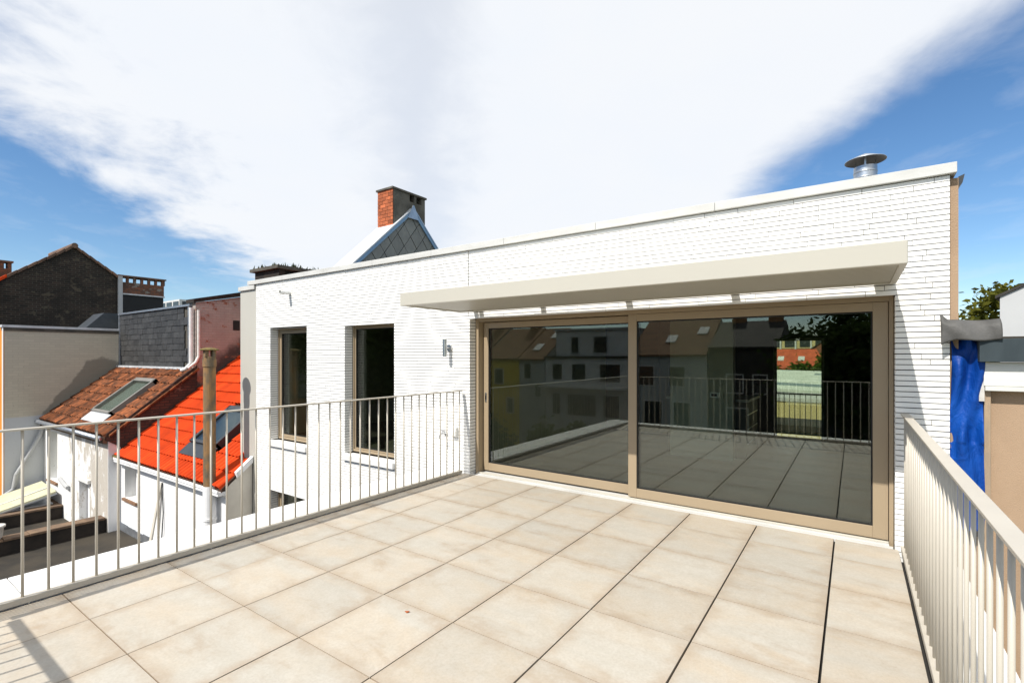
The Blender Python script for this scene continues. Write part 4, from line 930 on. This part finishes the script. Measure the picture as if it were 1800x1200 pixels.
for r in range(4):
    z = 0.6 + r * 2.9
    box(-30.05, 10.05, 119.7, 119.98, z + 1.8, z + 2.6).build('balcony_band', 'hall_brick', fb)
    for i in range(14): box(-29 + i * 2.8, -27 + i * 2.8, 119.9, 119.99, z, z + 1.7).build('window', 'far_window', fb)
for i in range(15): box(-29.9 + i * 2.8, -29.6 + i * 2.8, 119.5, 119.69, -2, 12).build('pillar', 'far_white', fb)
tree('garden_tree', 'green tree beside the red roofed house seen through the rear window', (-2.8, 64, -8), 9.9, 3.0, 'leaves_green', 5000, 9, .28)
tree('garden_tree', 'yellowish tree left of the green one, seen through the rear window', (-8.9, 70, -8), 8.6, 1.9, 'leaves_olive', 3000, 10, .28)

# ------------------------------------------------------------------ row of houses behind the terrace: seen in the glass
def row_house(name, label, x0, x1, zt, wallm, roofm, ridge, windows, y=-24.6, dormer=None, chim=None, back=9):
    t = thing(name, ((x0 + x1) / 2, y, -8), label, 'house', 'houses across the gardens')
    box(x0, x1, y - back, y, -8, zt).build('wall', wallm, t)
    if roofm:
        yr = y - back / 2
        MB().prism([(x0, y + .25, zt - .15), (x0, yr, ridge), (x1, yr, ridge), (x1, y + .25, zt - .15)], (0, 0, .12)).build('roof', roofm, t)
        MB().prism([(x0, yr, ridge), (x0, y - back, zt), (x1, y - back, zt), (x1, yr, ridge)], (0, 0, .12)).build('roof', roofm, t)
        px_poly(t, 'gable', wallm, x1, .2, [(y - back, zt), (y, zt), (yr, ridge)]); px_poly(t, 'gable', wallm, x0 + .2, .2, [(y - back, zt), (y, zt), (yr, ridge)])
    for (a, b, c, d) in windows:
        w = MB(); w.box(a, b, y + .002, y + .05, c, d); wo = w.build('window', 'far_white', t); box(a + .08, b - .08, y + .051, y + .06, c + .08, d - .08).build('pane', 'far_window', wo)
    if dormer:
        for (a, c) in dormer: yy = y + .25 - (c - zt + .15) * (back / 2 + .25) / (ridge - zt + .15); MB().prism([(a, yy, c + .22), (a, yy - .9, c + .22 + .9 * (ridge - zt) / (back / 2)), (a + .7, yy - .9, c + .22 + .9 * (ridge - zt) / (back / 2)), (a + .7, yy, c + .22)], (0, 0, -.06)).build('rooflight', 'far_white', t)
    for c in (chim or []): box(c, c + .9, y - back / 2 - .4, y - back / 2 + .3, ridge - .4, ridge + .9).build('chimney', 'far_brown_wall', t)
    return t
row_house('brown_roof_house', 'grey house with brown tiled roof, leftmost reflected in the glass door', -36.0, -27.6, 1.5, 'far_grey', 'far_roof', 4.3, [(-34, -32.8, -1.2, .4), (-31, -29.8, -1.2, .4)], chim=[-29.2])
row_house('yellow_house', 'yellow painted house with brown roof reflected in the left glass door', -27.55, -23.7, 1.4, 'yellow_paint', 'far_roof', 4.1, [(-26.3, -25.3, -.9, .5), (-25.0, -24.2, -3.4, -2.0)], chim=[-25.2])
row_house('plaster_house', 'grey plastered house with skylights reflected in the left glass door', -23.65, -21.1, 1.35, 'far_grey', 'far_roof', 4.0, [(-23.2, -22.4, -.4, 1.0), (-22.1, -21.4, -1.9, -.7)], dormer=[(-22.9, 1.9), (-22.2, 3.0)])
wh = row_house('white_town_house', 'white stepped town house with large windows reflected in the left glass door', -21.05, -13.8, 1.5, 'far_white', None, 0, [(-20.4, -19.4, -.4, 1.0), (-18.6, -17.3, -.4, 1.0), (-16.2, -14.4, -.5, 1.0), (-19.0, -16.4, -3.2, -1.4), (-20.4, -19.6, -3.2, -1.4), (-15.9, -14.5, -3.2, -1.4)])
box(-20.6, -13.9, -33, -25.6, 1.502, 3.65).build('penthouse', 'far_white', wh); box(-21.1, -13.75, -33.5, -24.4, 1.42, 1.58).build('cornice', 'far_roof_dark', wh); box(-20.7, -13.8, -33, -25.4, 3.652, 3.8).build('roof_edge', 'far_grey', wh)
for a, b in ((-19.2, -18.4), (-17.2, -15.9)):
    wo = box(a, b, -25.598, -25.55, 1.75, 3.2).build('window', 'far_grey', wh); box(a + .1, b - .1, -25.549, -25.54, 1.85, 3.1).build('pane', 'far_window', wo)
box(-21.0, -13.85, -24.599, -23.4, -0.95, -0.80).build('balcony', 'far_white', wh); box(-18.1, -17.4, -24.45, -24.3, .5, .95).build('blue_box', 'slate_fascia', wh)
row_house('gabled_house', 'brick house with broad brown roof reflected behind the door post', -13.7, -8.2, 1.7, 'far_grey', 'far_roof', 4.3, [(-13.0, -11.8, -.6, .9), (-10.8, -9.6, -.6, .9), (-12.6, -11.2, -3.4, -1.6), (-10.5, -9.2, -3.4, -1.6)], dormer=[(-11.4, 2.4), (-9.4, 3.0)])
row_house('dark_house', 'dark house with tall chimney and white windows reflected in the right glass door', -8.1, -3.9, 2.2, 'far_roof_dark', 'far_roof_dark', 4.0, [(-7.0, -5.9, -.9, .4), (-5.4, -4.5, -.9, .4), (-7.0, -5.6, -3.4, -1.8)], chim=[-7.4, -5.0])
row_house('ivy_house', 'grey house behind the big tree reflected in the right glass door', -3.8, 7.5, 0.6, 'far_roof_dark', 'far_roof_dark', 2.2, [(-1, .2, -1.5, -.2)], y=-29)
tree('reflected_tree', 'large dark tree reflected in the upper right of the glass door', (-0.2, -21.5, -8), 12.6, 3.4, 'leaves_dark', 9000, 21, .22)
tree('garden_bush', 'leafy bush in the gardens reflected low in the left glass door', (-18.5, -12, -8), 6.6, 2.4, 'leaves_dark', 5000, 22, .2, 'garden bushes')
tree('garden_bush', 'second leafy bush in the gardens reflected low in the left glass door', (-13.5, -14, -8), 5.8, 2.2, 'leaves_green', 4000, 23, .2, 'garden bushes')
row_house('tall_rear_house', 'tall dark brick house reflected in the far left window', -75, -44, 8.0, 'far_roof_dark', 'far_roof_dark', 11.0, [], y=-22)
tree('tall_tree', 'tall dark tree reflected in the left window', (-38, -14, -8), 16, 4.6, 'leaves_dark', 8000, 31, .3, 'tall trees behind the gardens')
tree('tall_tree', 'tall dark tree reflected in the window beside the door', (-27.5, -13, -8), 14.8, 4.4, 'leaves_dark', 8000, 32, .3, 'tall trees behind the gardens')
gh = row_house('garden_house', 'brown brick garden house reflected in the far left window', -46, -30.5, -1.2, 'far_brown_wall', 'far_roof_dark', 0.4, [], y=-9.6, back=3.0)
